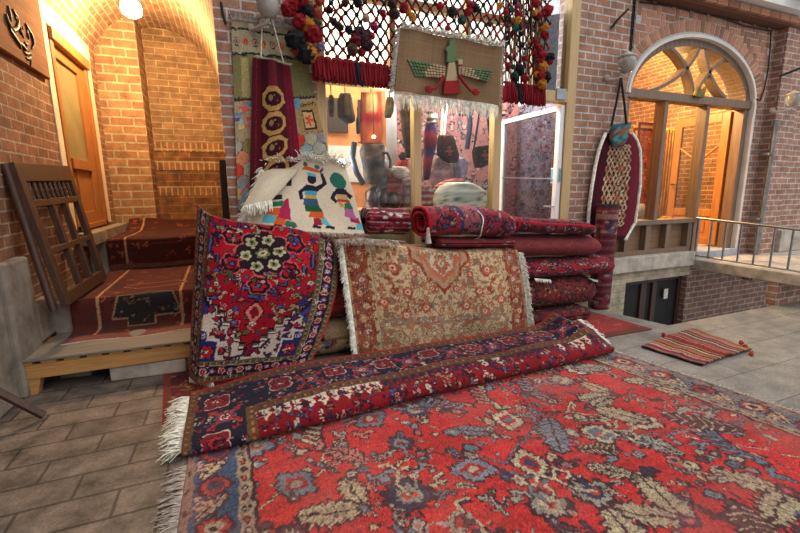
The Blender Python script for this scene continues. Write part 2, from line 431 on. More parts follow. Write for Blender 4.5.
M['brick_far'] = m_brick('pale_brick', (168, 126, 88), (190, 146, 106), (215, 190, 150), 0.30, 0.094, 0.009)
M['brick_low'] = m_brick('worn_brick', (140, 88, 52), (175, 115, 70), (185, 150, 105), 0.36, 0.13, 0.008, dirt=0.55)
M['brick_soldier'] = m_brick('soldier_brick', (165, 108, 66), (185, 125, 80), (215, 190, 150), 0.20, 0.085, 0.012, offset=0.0, swap=True)
M['brick_vault'] = m_brick('vault_brick', (186, 134, 96), (206, 154, 114), (232, 212, 180), 0.25, 0.085, 0.010)
M['brick_room'] = m_brick('room_brick', (170, 110, 72), (190, 128, 85), (215, 195, 165), 0.26, 0.09, 0.010)
M['brick_white'] = m_brick('whitewashed_brick', (222, 204, 174), (232, 216, 190), (205, 186, 156), 0.24, 0.09, 0.006, bmp=0.6)
M['herring'] = m_attr('herringbone_brick', rough=0.9, nscale=45, bmp=0.5, sheen=0)
M['mortar'] = m_plain('lime_mortar', (200, 190, 180), 0.95, var=0.12, nscale=25, bmp=0.4)
M['plaster'] = m_plain('cream_plaster', (222, 205, 180), 0.9, var=0.06, nscale=6, bmp=0.1)
M['white'] = m_plain('white_plaster', (215, 212, 205), 0.9, var=0.05, nscale=5, bmp=0.1)
M['stone'] = m_plain('pale_stone', (172, 162, 150), 0.85, var=0.16, nscale=7, bmp=0.3)
M['stone_dark'] = m_plain('plinth_stone', (128, 118, 106), 0.85, var=0.25, nscale=5, bmp=0.4)
M['slab'] = m_brick('grey_flagstone', (150, 144, 136), (160, 153, 145), (88, 84, 80), 1.9, 0.3775, 0.004, bmp=0.3, dirt=0.3, rough=0.62)
M['pavers'] = m_brick('brick_paver', (134, 120, 110), (154, 138, 126), (92, 84, 78), 0.42, 0.21, 0.008, bmp=0.7, dirt=0.6, rough=0.6)
M['wood_old'] = m_wood('old_brown_wood', (50, 31, 21), (84, 53, 34), 2)
M['wood_rail'] = m_wood('pine_rail', (170, 120, 66), (205, 155, 92), 0)
M['wood_grey'] = m_wood('weathered_plank', (100, 94, 88), (136, 128, 118), 0)
M['wood_tan'] = m_wood('tan_window_wood', (176, 146, 100), (198, 168, 120), 2, bmp=0.08)
M['wood_arch'] = m_wood('brown_arch_wood', (104, 82, 64), (132, 108, 88), 2, rough=0.45, bmp=0.1)
M['wood_dado'] = m_wood('brown_panel_wood', (112, 86, 62), (138, 108, 80), 0, bmp=0.1)
M['wood_door'] = m_wood('amber_door_wood', (158, 100, 48), (188, 128, 68), 2, rough=0.4, bmp=0.08)
M['wood_side'] = m_wood('honey_door_wood', (140, 86, 40), (172, 112, 58), 2, rough=0.5)
M['wood_black'] = m_wood('dark_wood', (42, 28, 20), (62, 42, 30), 2)
M['steel'] = m_plain('grey_steel', (150, 152, 156), 0.4, 0.85, 0.1, 10, 0.05)
M['alu'] = m_plain('white_aluminium', (225, 228, 230), 0.35, 0.0, 0.03, 6, 0)
M['iron'] = m_plain('black_iron', (40, 38, 37), 0.5, 0.5, 0.2, 12, 0.1)
M['rope'] = m_plain('black_cord', (28, 26, 28), 0.9, var=0.2, nscale=30)
M['glass'] = m_glass('clear_glass', refl=0.022); M['glass_door'] = m_glass('door_glass', (205, 212, 218), refl=0.12)
M['glass_old'] = m_plain('frosted_glass', (128, 118, 82), 0.35, 0.0, 0.1, 3, 0)
M['brass'] = m_plain('aged_brass', (110, 100, 52), 0.4, 0.7, 0.25, 14, 0.2)

# ---- floors (top at z = 0), with the opening of the stairwell left free
mb = MB()
mb.prism([(-0.36, -2.0), (10.5, -2.0), (10.5, 2.94), (4.39, 2.94), (-0.36, 2.94)], PXY(0), -0.12, 0)
mb.prism([(-0.36, 2.94), (4.39, 2.94), (4.10, 4.06), (-0.36, 4.06)], PXY(0), -0.12, 0)
struct('floor', mb, M['slab'])
mb = MB(); mb.box(-4.5, -0.36, -2.0, 9.0, -0.12, 0)
struct('floor_left', mb, M['pavers'])
# kerb edge of the stairwell
mb = MB(); mb.box(4.40, 6.32, 2.90, 2.94, -1.9, -0.121); mb.prism([(4.39, 2.95), (4.34, 2.95), (4.06, 4.02), (4.11, 4.02)], PXY(0), -1.9, -0.121)
struct('trim_1', mb, M['stone_dark'])
mb = MB(); mb.box(4.0, 9.5, 2.9, 6.0, -2.0, -1.9); struct('floor_stairwell', mb, M['stone_dark'])

# ---- shop front: left pier, right pier, sill wall, head
mb = MB()
mb.box(0.0, 0.83, 4.05, 4.40, 0, 4.6); mb.box(3.93, 4.79, 4.05, 4.40, 0.365, 4.6); mb.box(0.83, 3.93, 4.05, 4.40, 0, 0.62); mb.box(0.83, 3.93, 4.05, 4.40, 4.2, 4.6)
struct('wall_shop', mb, M['brick'])
# ---- arched wall to its right
AC, AW, AH, AZ = 6.07, 1.30, 0.80, 2.68          # centre, half width, rise, springing
def arch_z(x, w=AW, h=AH): return AZ+h*math.sqrt(max(0, 1-((x-AC)/w)**2))
mb = MB(); xs = [AC-AW*math.cos(PI*k/40) for k in range(41)]
for a, b in zip(xs[:-1], xs[1:]):
    za, zb = arch_z(a), arch_z(b)
    mb.hexa([(a, 4.05, za), (b, 4.05, zb), (b, 4.40, zb), (a, 4.40, za), (a, 4.05, 4.6), (b, 4.05, 4.6), (b, 4.40, 4.6), (a, 4.40, 4.6)])
mb.box(AC+AW, 7.70, 4.05, 4.40, -1.9, 4.6)
struct('wall_arch', mb, M['brick'])
# ring of soldier bricks
mb = MB(); g = random.Random(3)
def brickcol(): 
    b = g.uniform(0.82, 1.12); return (int(190*b), int(136*b), int(108*b))
nb = 44
mb.col = (204, 196, 190)
for k in range(60):
    a0, a1 = PI*k/60, PI*(k+1)/60
    P = lambda a, w: (AC-(AW+w)*math.cos(a), AZ+(AH+w)*math.sin(a))
    p = [P(a0, 0.0), P(a1, 0.0), P(a1, 0.19), P(a0, 0.19)]
    mb.prism(p, PXZ(4.05), -0.027, 0.02)
for k in range(nb):
    a0, a1 = PI*(k+0.1)/nb, PI*(k+0.9)/nb; mb.col = brickcol()
    mb.prism([P(a0, 0.05), P(a1, 0.05), P(a1, 0.185), P(a0, 0.185)], PXZ(4.05), -0.032, 0.0)
struct('trim_2', mb, M['herring'])
# herringbone spandrel
mb = MB(); mb.col = (206, 199, 193); bl, bw = 0.20, 0.066
X0, X1, Z1 = 4.80, 7.60, 3.74
pts = [(X0, Z1), (X0, AZ+0.12)]+[(AC-(AW+0.18)*math.cos(PI*k/40), AZ+(AH+0.18)*math.sin(PI*k/40)) for k in range(41)]+[(X1, AZ+0.1), (X1, Z1)]
pts = [p for p in pts if X0-0.001 <= p[0] <= X1+0.001]
for p, q in zip(pts[1:-2], pts[2:-1]):
    if q[0] > p[0]+1e-4: mb.prism([(p[0], p[1]), (q[0], q[1]), (q[0], Z1), (p[0], Z1)], PXZ(4.05), -0.017, 0.02)
def inside(x, z): return X0+0.03 < x < X1-0.03 and z < Z1+0.05 and ((x-AC)/(AW+0.12))**2+((max(z, AZ)-AZ)/(AH+0.12))**2 > 1 and z > AZ+0.05
mod = 0.085
n_ = 0
for i in range(0, 40):
    for j in range(0, 18):
        x = X0+i*mod; z = AZ+0.05+j*mod*1.0
        r_ = (i+j) % 4
        # each module belongs to a horizontal (r 0,1) or vertical (r 2,3) stretcher pair: classic herringbone lattice
        if r_ == 0: cx, cz, w, h = x+mod, z+mod/2, 2*mod, mod
        elif r_ == 2: cx, cz, w, h = x+mod/2, z+mod, mod, 2*mod
        else: continue
        if not inside(cx, cz): continue
        mb.col = brickcol(); e = 0.0085
        mb.box(cx-w/2+e, cx+w/2-e, 4.05-0.022, 4.06, cz-h/2+e, cz+h/2-e); n_ += 1
struct('trim_3', mb, M['herring'])
# brick cornice with a pale band above
mb = MB(); mb.col = (120, 84, 68); mb.box(4.80, 9.6, 3.88, 4.05, 3.77, 3.80)
k = 0; x = 4.81
while x < 7.7:
    mb.col = brickcol(); mb.box(x, x+0.215, 3.83, 4.04, 3.80, 3.88); x += 0.23
struct('trim_4', mb, M['herring'])
mb = MB(); mb.box(4.80, 10.2, 3.72, 4.05, 3.90, 4.10); struct('trim_14', mb, M['white'])
# pier that juts out on the right, and the wall beyond the pipe
mb = MB(); mb.box(7.70, 8.20, 3.90, 4.40, 0.0, 4.6)
struct('wall_pier', mb, M['brick'])
mb = MB(); mb.box(8.20, 10.2, 3.98, 4.40, 0.0, 4.6); struct('wall_right', mb, M['brick'])
mb = MB(); mb.box(8.20, 10.2, 3.84, 3.975, 0.45, 0.80); struct('trim_5', mb, M['stone'])
# masonry below the arched window
mb = MB(); mb.box(4.0, 6.34, 4.02, 4.40, 0.32, 0.36); mb.box(3.98, 5.02, 4.02, 4.40, -1.9, 0.32); mb.box(5.02, 6.34, 4.02, 4.40, 0.20, 0.32)
struct('wall_sill', mb, M['brick_white'])
mb = MB(); mb.box(4.40, 6.32, 3.95, 4.04, 0.36, 0.565); mb.box(4.79, 6.32, 4.04, 4.45, 0.36, 0.565); struct('trim_6', mb, M['stone'], bevel=0.01)
mb = MB(); mb.box(6.34, 9.5, 4.04, 4.40, -1.9, 0.42); struct('wall_stairwell', mb, M['brick'])
mb = MB(); mb.box(4.0, 9.5, 5.9, 6.0, -1.9, 0.3); struct('wall_cellar', mb, M['wood_black'])
# landing in front of the arched doorway
mb = MB(); mb.box(6.335, 9.6, 2.64, 4.03, 0.30, 0.44); struct('floor_landing', mb, M['stone'], bevel=0.008)
mb = MB(); mb.box(6.34, 9.6, 2.92, 3.04, 0.0, 0.30); struct('wall_landing', mb, M['brick'])
mb = MB(); mb.box(6.36, 7.40, 3.99, 4.45, 0.44, 0.54); struct('trim_7', mb, m_plain('blue_grey_stone', (150, 158, 168), 0.7, var=0.1, nscale=5))

# ---- arched room behind
mb = MB(); mb.box(4.80, 9.2, 7.6, 7.75, 0.4, 4.6); mb.box(4.66, 4.79, 4.41, 7.6, 0.4, 4.6); mb.box(9.05, 9.2, 4.41, 7.6, 0.4, 4.6)
struct('wall_room', mb, M['brick_room'])
mb = MB(); mb.box(4.66, 9.2, 4.41, 7.75, 0.30, 0.42); struct('floor_room', mb, M['stone'])
mb = MB(); NV = 20
def vault(mb, x0, x1, y0, y1, zs, rise, th=0.12, nv=44):
    xc, a = (x0+x1)/2, (x1-x0)/2; s = 0.0; prev = None
    for k in range(nv+1):
        q = PI*k/nv; p = (xc-a*math.cos(q), zs+rise*math.sin(q)); o = (xc-(a+th)*math.cos(q), zs+(rise+th)*math.sin(q))
        if prev is not None:
            pp, oo, s0 = prev; s = s0+math.hypot(p[0]-pp[0], p[1]-pp[1])
            vs = [(pp[0], y0, pp[1]), (pp[0], y1, pp[1]), (p[0], y1, p[1]), (p[0], y0, p[1]), (oo[0], y0, oo[1]), (oo[0], y1, oo[1]), (o[0], y1, o[1]), (o[0], y0, o[1])]
            uv = [[(y0, s0), (y1, s0), (y1, s), (y0, s)], [(y0, s0), (y1, s0), (y1, s), (y0, s)], [(0, s0), (0.1, s0), (0.1, s), (0, s)], [(0, s0), (0.1, s0), (0.1, s), (0, s)]]
            mb.add(vs, [(0, 1, 2, 3), (4, 7, 6, 5), (0, 3, 7, 4), (1, 5, 6, 2)], False, uv)
        prev = (p, o, s)
    return mb
vault(mb, 4.79, 9.05, 4.42, 7.6, 3.0, 1.3); struct('ceiling_room', mb, M['brick_room'])

# ---- shop interior
mb = MB(); mb.box(0.02, 4.65, 6.3, 6.42, 0, 4.2); mb.box(0.02, 0.12, 4.41, 6.3, 0, 4.2); mb.box(4.53, 4.65, 4.41, 6.3, 0, 4.2)
struct('wall_shop_inside', mb, M['white'])
mb = MB(); mb.box(0.02, 4.65, 4.41, 6.42, 4.2, 4.3); struct('ceiling_shop', mb, M['white'])
mb = MB(); mb.box(0.0, 4.65, 4.06, 6.42, -0.12, 0.0); struct('floor_shop', mb, M['stone'])
mb = MB(); mb.box(0.84, 3.92, 4.06, 4.60, 0.62, 0.70); struct('trim_8', mb, M['wood_tan'])

# ---- passage on the left
mb = MB()
mb.box(-1.90, -1.60, 3.72, 5.62, 0.0, 3.30); mb.box(-1.90, -1.60, 6.93, 8.4, 0, 3.30); mb.box(-1.90, -1.60, 5.62, 6.93, 0, 1.06); mb.box(-1.9, -1.60, 5.62, 6.93, 3.25, 3.30); mb.box(-1.90, -1.68, 5.62, 6.93, 1.06, 3.25)
mb.box(-1.90, -1.60, 0.6, 3.72, 0.0, 3.30); mb.box(-1.90, -1.60, 0.6, 5.0, 3.30, 4.5)
struct('wall_left', mb, M['brick_left'])
mb = MB(); mb.box(-1.60, -1.50, 3.70, 4.10, 0.0, 1.02); mb.box(-1.60, -1.54, 2.2, 3.70, 0.0, 1.02); mb.box(-1.60, -1.50, 4.10, 4.5, 0.3, 0.62)
struct('baseboard_left', mb, M['stone_dark'], bevel=0.02)
mb = MB(); mb.box(-1.60, -1.585, 5.40, 7.12, 3.22, 3.52); mb.box(-1.60, -1.588, 5.48, 5.62, 1.1, 3.22); mb.box(-1.60, -1.588, 6.93, 7.10, 1.1, 3.22)
struct('trim_9', mb, M['plaster'])
mb = MB(); mb.box(-1.60, -1.06, 7.40, 8.30, 0, 4.4); struct('wall_back', mb, M['brick_back'])
mb = MB(); mb.box(-1.06, 0.02, 8.00, 8.30, 2.30, 4.6); struct('wall_niche', mb, M['brick_far'])
mb = MB(); mb.box(-1.06, 0.02, 7.84, 8.30, 0.0, 1.45); mb.box(-1.06, 0.02, 7.86, 8.30, 1.6, 1.86); mb.box(-1.06, 0.02, 7.86, 8.30, 2.01, 2.16)
struct('wall_niche_lower', mb, M['brick_low'])
mb = MB()
for z in (1.45, 1.86, 2.16): mb.box(-1.06, 0.02, 7.85, 8.30, z, z+(0.15 if z < 2.1 else 0.14))
struct('trim_10', mb, M['brick_soldier'])
mb = MB(); mb.box(0.0, 0.02, 4.40, 8.3, 0, 4.6); struct('wall_passage_right', mb, M['brick_left'])
mb = MB(); vault(mb, -1.64, 0.0, 4.06, 8.02, 3.10, 0.95); struct('ceiling', mb, M['brick_vault'])
# masonry steps under the rugs
mb = MB(); mb.box(-1.50, -0.01, 4.38, 5.92, 0, 0.55); mb.box(-1.59, -0.01, 5.92, 7.38, 0, 0.93); mb.box(-1.59, -1.42, 5.5, 7.39, 0.93, 1.06)
struct('floor_steps', mb, M['stone_dark'])
# side door of the passage
dz0, dz1, dy0, dy1 = 1.08, 3.20, 5.64, 6.91
mb = MB(); P = lambda u, v, n: (-1.60-n, u, v)
for a in ((dy0, dy0+0.10), (dy1-0.10, dy1)): mb.pbox(P, a[0], a[1], dz0, dz1-0.12, -0.02, 0.08)
mb.pbox(P, dy0, dy1, dz1-0.12, dz1, -0.05, 0.08); mb.pbox(P, dy0, dy1, dz0, dz0+0.06, -0.02, 0.08)
door = struct('door_1', mb, M['wood_side'], bevel=0.008)
mb = MB()
for a in ((dy0+0.10, dy0+0.24), (dy1-0.30, dy1-0.10)): mb.pbox(P, a[0], a[1], dz0+0.06, dz1-0.12, 0.02, 0.07)
mb.pbox(P, dy0+0.24, dy1-0.30, dz1-0.24, dz1-0.12, 0.02, 0.07); mb.pbox(P, dy0+0.24, dy1-0.30, 1.78, 1.90, 0.0, 0.07); mb.pbox(P, dy0+0.24, dy1-0.30, dz0+0.06, dz0+0.20, 0.02, 0.07)
mb.build('door_leaf', M['wood_side'], door, bevel=0.006)
mb = MB(); mb.pbox(P, dy0+0.24, dy1-0.30, 1.90, dz1-0.24, 0.05, 0.065); mb.build('glass_pane', M['glass_old'], door)
mb = MB(); mb.pbox(P, dy0+0.24, dy1-0.30, dz0+0.20, 1.78, 0.045, 0.068); mb.pbox(P, dy0+0.42, dy0+0.46, dz0+0.20, 1.78, 0.03, 0.05); mb.build('door_panel', M['wood_side'], door)

# ---- arched window frame
mb = MB(); Y0, Y1 = 4.08, 4.22
def band(mb, w0, w1, y0, y1, h0, h1, n=40, a0=0.0, a1=PI):
    Q = lambda a, w, h: (AC-w*math.cos(a), AZ+h*math.sin(a))
    for k in range(n):
        p, q = a0+(a1-a0)*k/n, a0+(a1-a0)*(k+1)/n
        mb.prism([Q(p, w0, h0), Q(q, w0, h0), Q(q, w1, h1), Q(p, w1, h1)], PXZ(0), y0, y1)
band(mb, AW-0.11, AW-0.01, Y0, Y1+0.1, AH-0.11, AH-0.01)
mb.box(AC-AW+0.01, AC-AW+0.10, Y0, Y1, 1.0, AZ); mb.box(AC+AW-0.12, AC+AW-0.01, Y0, Y1, 0.54, AZ)
mb.box(AC-AW+0.02, AC+AW-0.02, Y0-0.03, Y1, AZ-0.04, AZ+0.07)
w2 = struct('window_2', mb, M['wood_arch'], bevel=0.006)
mb = MB()
band(mb, AW-0.02, AW+0.02, 4.01, 4.08, AH-0.02, AH+0.02, a0=0.0, a1=PI); mb.box(AC+AW-0.02, AC+AW+0.03, 4.01, 4.08, 0.45, AZ)
mb.build('edge_trim', M['white'], w2)
for x in (5.55, 6.42):
    mb = MB(); mb.box(x-0.035, x+0.035, Y0-0.01, Y1, 1.0 if x < 6 else 0.54, AZ-0.04); mb.build('mullion', M['wood_arch'], w2, bevel=0.005)
def arc_bar(p0, p1, p2, w=0.045):
    q = []
    for k in range(17):
        t = k/16; q.append(((1-t)**2*p0[0]+2*t*(1-t)*p1[0]+t*t*p2[0], (1-t)**2*p0[1]+2*t*(1-t)*p1[1]+t*t*p2[1]))
    m2 = MB()
    for k in range(16):
        (ax, az), (bx, bz) = q[k], q[k+1]; l = math.hypot(bx-ax, bz-az); nx, nz = -(bz-az)/l*w/2, (bx-ax)/l*w/2
        m2.prism([(ax-nx, az-nz), (bx-nx, bz-nz), (bx+nx, bz+nz), (ax+nx, az+nz)], PXZ(0), Y0+0.01, Y1-0.01)
    m2.build('tracery_bar', M['wood_arch'], w2)
A_ = lambda x: arch_z(x, AW-0.08, AH-0.08)
pu = lambda x, y: U(x, y, 4.12)
arc_bar(pu(668, 47), pu(690, 65), pu(692, 95)); arc_bar(pu(700, 43), pu(688, 78), pu(650, 91))
arc_bar(pu(702, 43), pu(706, 82), pu(724, 98)); arc_bar(pu(729, 55), pu(702, 72), pu(695, 95))
mb = MB(); n = 30
Q = [(AC-(AW-0.09)*math.cos(PI*k/n), AZ+(AH-0.09)*math.sin(PI*k/n)) for k in range(n+1)]
mb.prism([(x, max(z, AZ+0.06)) for x, z in Q], PXZ(4.17), 0.0, 0.006); mb.box(AC-AW+0.1, 5.51, 4.17, 4.176, 1.06, AZ-0.04); mb.box(5.59, 6.38, 4.17, 4.176, 1.06, AZ-0.04)
mb.build('glass_pane', M['glass'], w2)
mb = MB(); mb.box(4.79, 6.44, 4.04, 4.24, 0.985, 1.05); mb.box(4.79, 6.34, 4.06, 4.22, 0.565, 0.63)
for x in (5.02, 5.42, 5.83, 6.30): mb.box(x-0.045, x+0.045, 4.06, 4.22, 0.63, 0.985)
mb.build('dado_frame', M['wood_arch'], w2, bevel=0.005)
mb = MB()
for a, b in ((4.79, 4.975), (5.065, 5.375), (5.465, 5.785), (5.875, 6.255)): mb.box(a, b, 4.15, 4.18, 0.63, 0.985)
mb.build('dado_panel', M['wood_dado'], w2)
mb = MB(); cx, cz = U(697, 94, 4.04)
mb.prism([(cx-0.02, cz-0.05), (cx+0.10, cz-0.045), (cx+0.14, cz+0.10), (cx+0.04, cz+0.04), (cx-0.02, cz+0.10), (cx-0.08, cz-0.04)], PXZ(4.0), 0.0, 0.05)
mb.build('brass_emblem', M['brass'], w2, bevel=0.008)
# open leaf inside the doorway, hinged at the right jamb
mb = MB(); P = lambda u, v, n: (7.25+n, u, v); a0, a1, z0, z1 = 4.26, 5.12, 0.56, 2.64
for a in ((a0, a0+0.12), (a1-0.12, a1)): mb.pbox(P, a[0], a[1], z0, z1, 0, 0.05)
for z in ((z1-0.14, z1), (1.02, 1.14), (z0, z0+0.12)): mb.pbox(P, a0+0.12, a1-0.12, z[0], z[1], 0, 0.05)
d2 = struct('door_2', mb, M['wood_door'], bevel=0.006)
mb = MB(); mb.pbox(P, a0+0.12, a1-0.12, z0+0.12, 1.02, 0.015, 0.035); mb.pbox(P, a0+0.2, a1-0.2, z0+0.2, 0.94, 0.005, 0.045); mb.build('door_panel', M['wood_door'], d2)
mb = MB(); mb.pbox(P, a0+0.12, a1-0.12, 1.14, z1-0.14, 0.022, 0.028); mb.build('glass_pane', M['glass'], d2)
mb = MB(); ym = (a0+a1)/2
mb.tube([(7.275, a0+0.12, 2.15), (7.275, ym, 1.9), (7.275, a1-0.12, 2.15)], 0.022, 6); mb.build('muntin', M['wood_door'], d2)
mb = MB(); mb.tube([(7.25, a1-0.06, 1.55), (7.19, a1-0.06, 1.55), (7.19, a1-0.16, 1.55)], 0.012, 6); mb.build('door_handle', M['brass'], d2)
mb = MB(); mb.box(7.30, 7.42, 4.24, 4.40, 0.54, 2.64); struct('trim_11', mb, M['wood_door'])

# ---- shop window frame
mb = MB()
for x0, x1 in ((1.82, 1.905), (2.80, 2.90)): mb.box(x0, x1, 4.06, 4.16, 0.70, 2.50)
mb.box(0.83, 0.92, 4.06, 4.18, 0.62, 4.2); mb.box(3.80, 3.93, 4.04, 4.18, 0.62, 4.2)
mb.box(0.92, 3.80, 4.04, 4.18, 2.50, 2.62); mb.box(0.92, 3.80, 4.06, 4.16, 4.08, 4.2); mb.box(3.30, 3.38, 4.06, 4.16, 2.62, 4.08); mb.box(0.92, 3.30, 4.07, 4.15, 3.26, 3.33)
for x in (1.6, 2.45): mb.box(x-0.03, x+0.03, 4.07, 4.15, 2.62, 4.08)
w1 = struct('window_1', mb, M['wood_tan'], bevel=0.006)
mb = MB(); mb.box(0.92, 1.82, 4.105, 4.111, 0.70, 2.50); mb.box(1.905, 2.80, 4.105, 4.111, 0.70, 2.50); mb.box(0.92, 3.30, 4.105, 4.111, 2.62, 3.26); mb.box(0.92, 3.30, 4.105, 4.111, 3.33, 4.08)
mb.build('glass_pane', M['glass'], w1)
mb = MB(); mb.box(3.38, 3.80, 4.105, 4.111, 2.62, 4.08); mb.build('transom_pane', M['glass_door'], w1)
mb = MB(); x, z = U(560, 94, 4.03); mb.box(x-0.05, x+0.09, 4.025, 4.04, z-0.06, z+0.06); mb.build('label_plate', M['steel'], w1)

# unseen slab added overhead to darken the left foreground, with the wall beside it
mb = MB(); mb.box(-1.9, -0.3, -2.0, 3.4, 4.5, 4.65); struct('added_shade_slab', mb, M['brick_vault'])
mb = MB(); mb.box(-1.9, -1.6, -2.0, 0.6, 0, 4.5); struct('wall_lane', mb, M['brick_left'])
RED, DRED, NAVY, CREAM, OLIVE, BLUE, PINK, GOLD, BLK, GREY, BRN, TEAL = (178, 26, 38), (112, 18, 28), (34, 34, 62), (222, 208, 190), (112, 104, 70), (52, 72, 150), (204, 110, 104), (186, 140, 84), (30, 24, 28), (140, 142, 150), (110, 74, 56), (70, 120, 130)
def guard(c, x0, y0, x1, y1, bg, cols, step=0.03):
    """a narrow guard stripe with a running small figure"""
    c.rect(x0, y0, x1, y1, bg); hor = (x1-x0) > (y1-y0); w = min(x1-x0, y1-y0); t = 0; k = 0; L = max(x1-x0, y1-y0)
    while t < L:
        p = (x0+t+step/2, (y0+y1)/2) if hor else ((x0+x1)/2, y0+t+step/2)
        q = cols[k % len(cols)]; c.poly([(p[0]-step*0.33, p[1]), (p[0], p[1]-w*0.3), (p[0]+step*0.33, p[1]), (p[0], p[1]+w*0.3)], q); t += step; k += 1


def clutter(c, n, test, pal, smin, smax, dk, seed, box):
    """fills the ground between the large motifs with small outlined figures"""
    g = random.Random(seed); x0, y0, x1, y1 = box
    for k in range(n):
        x, y = g.uniform(x0, x1), g.uniform(y0, y1)
        if not test(c.sample(np.array([x]), np.array([y]))[0]): continue
        s = g.uniform(smin, smax); a, b = g.choice(pal), g.choice(pal); r = g.choice([0, PI/2, PI, -PI/2])+g.uniform(-.5, .5); m = k % 7
        if m == 0: c.ell(x, y, s*0.62, s*0.62, dk); rosette(c, x, y, s*0.5, (a, b, a, dk), 5)
        elif m == 1:
            hook(c, TT(x, y, s*1.5, r), s*0.5, dk); hook(c, TT(x, y, s*1.5, r), s*0.26, a)
        elif m == 2: sleaf(c, TT(x, y, s*1.5, r), (dk, a, b), 4)
        elif m == 3: t = TT(x, y, s, r); c.poly(t([(-0.6, -0.4), (0.2, -0.55), (0.7, -0.1), (0.9, 0.5), (0.4, 0.3), (0.0, 0.65), (-0.2, 0.2), (-0.8, 0.3)]), dk); c.poly(t([(-0.4, -0.25), (0.15, -0.35), (0.5, 0.0), (0.3, 0.1), (0.0, 0.4), (-0.1, 0.05), (-0.5, 0.12)]), a)
        elif m == 4: diamond(c, x, y, s*0.62, s*0.5, (dk, a, b))
        elif m == 5:
            t = TT(x, y, s, r); c.line(t([(-0.9, 0), (0.9, 0)]), s*0.42, dk); c.line(t([(-0.8, 0), (0.8, 0)]), s*0.2, a)
            for q in (-0.5, 0, 0.5): c.line(t([(q, 0), (q+0.25, 0.6)]), s*0.26, dk); c.line(t([(q, 0), (q+0.2, 0.5)]), s*0.14, a)
        else: c.poly(TT(x, y, s*0.8, r)(stepped(1.0, 0.7, 3)), dk); c.poly(TT(x, y, s*0.6, r)(stepped(1.0, 0.7, 3)), a); c.ell(x, y, s*0.2, s*0.18, b)

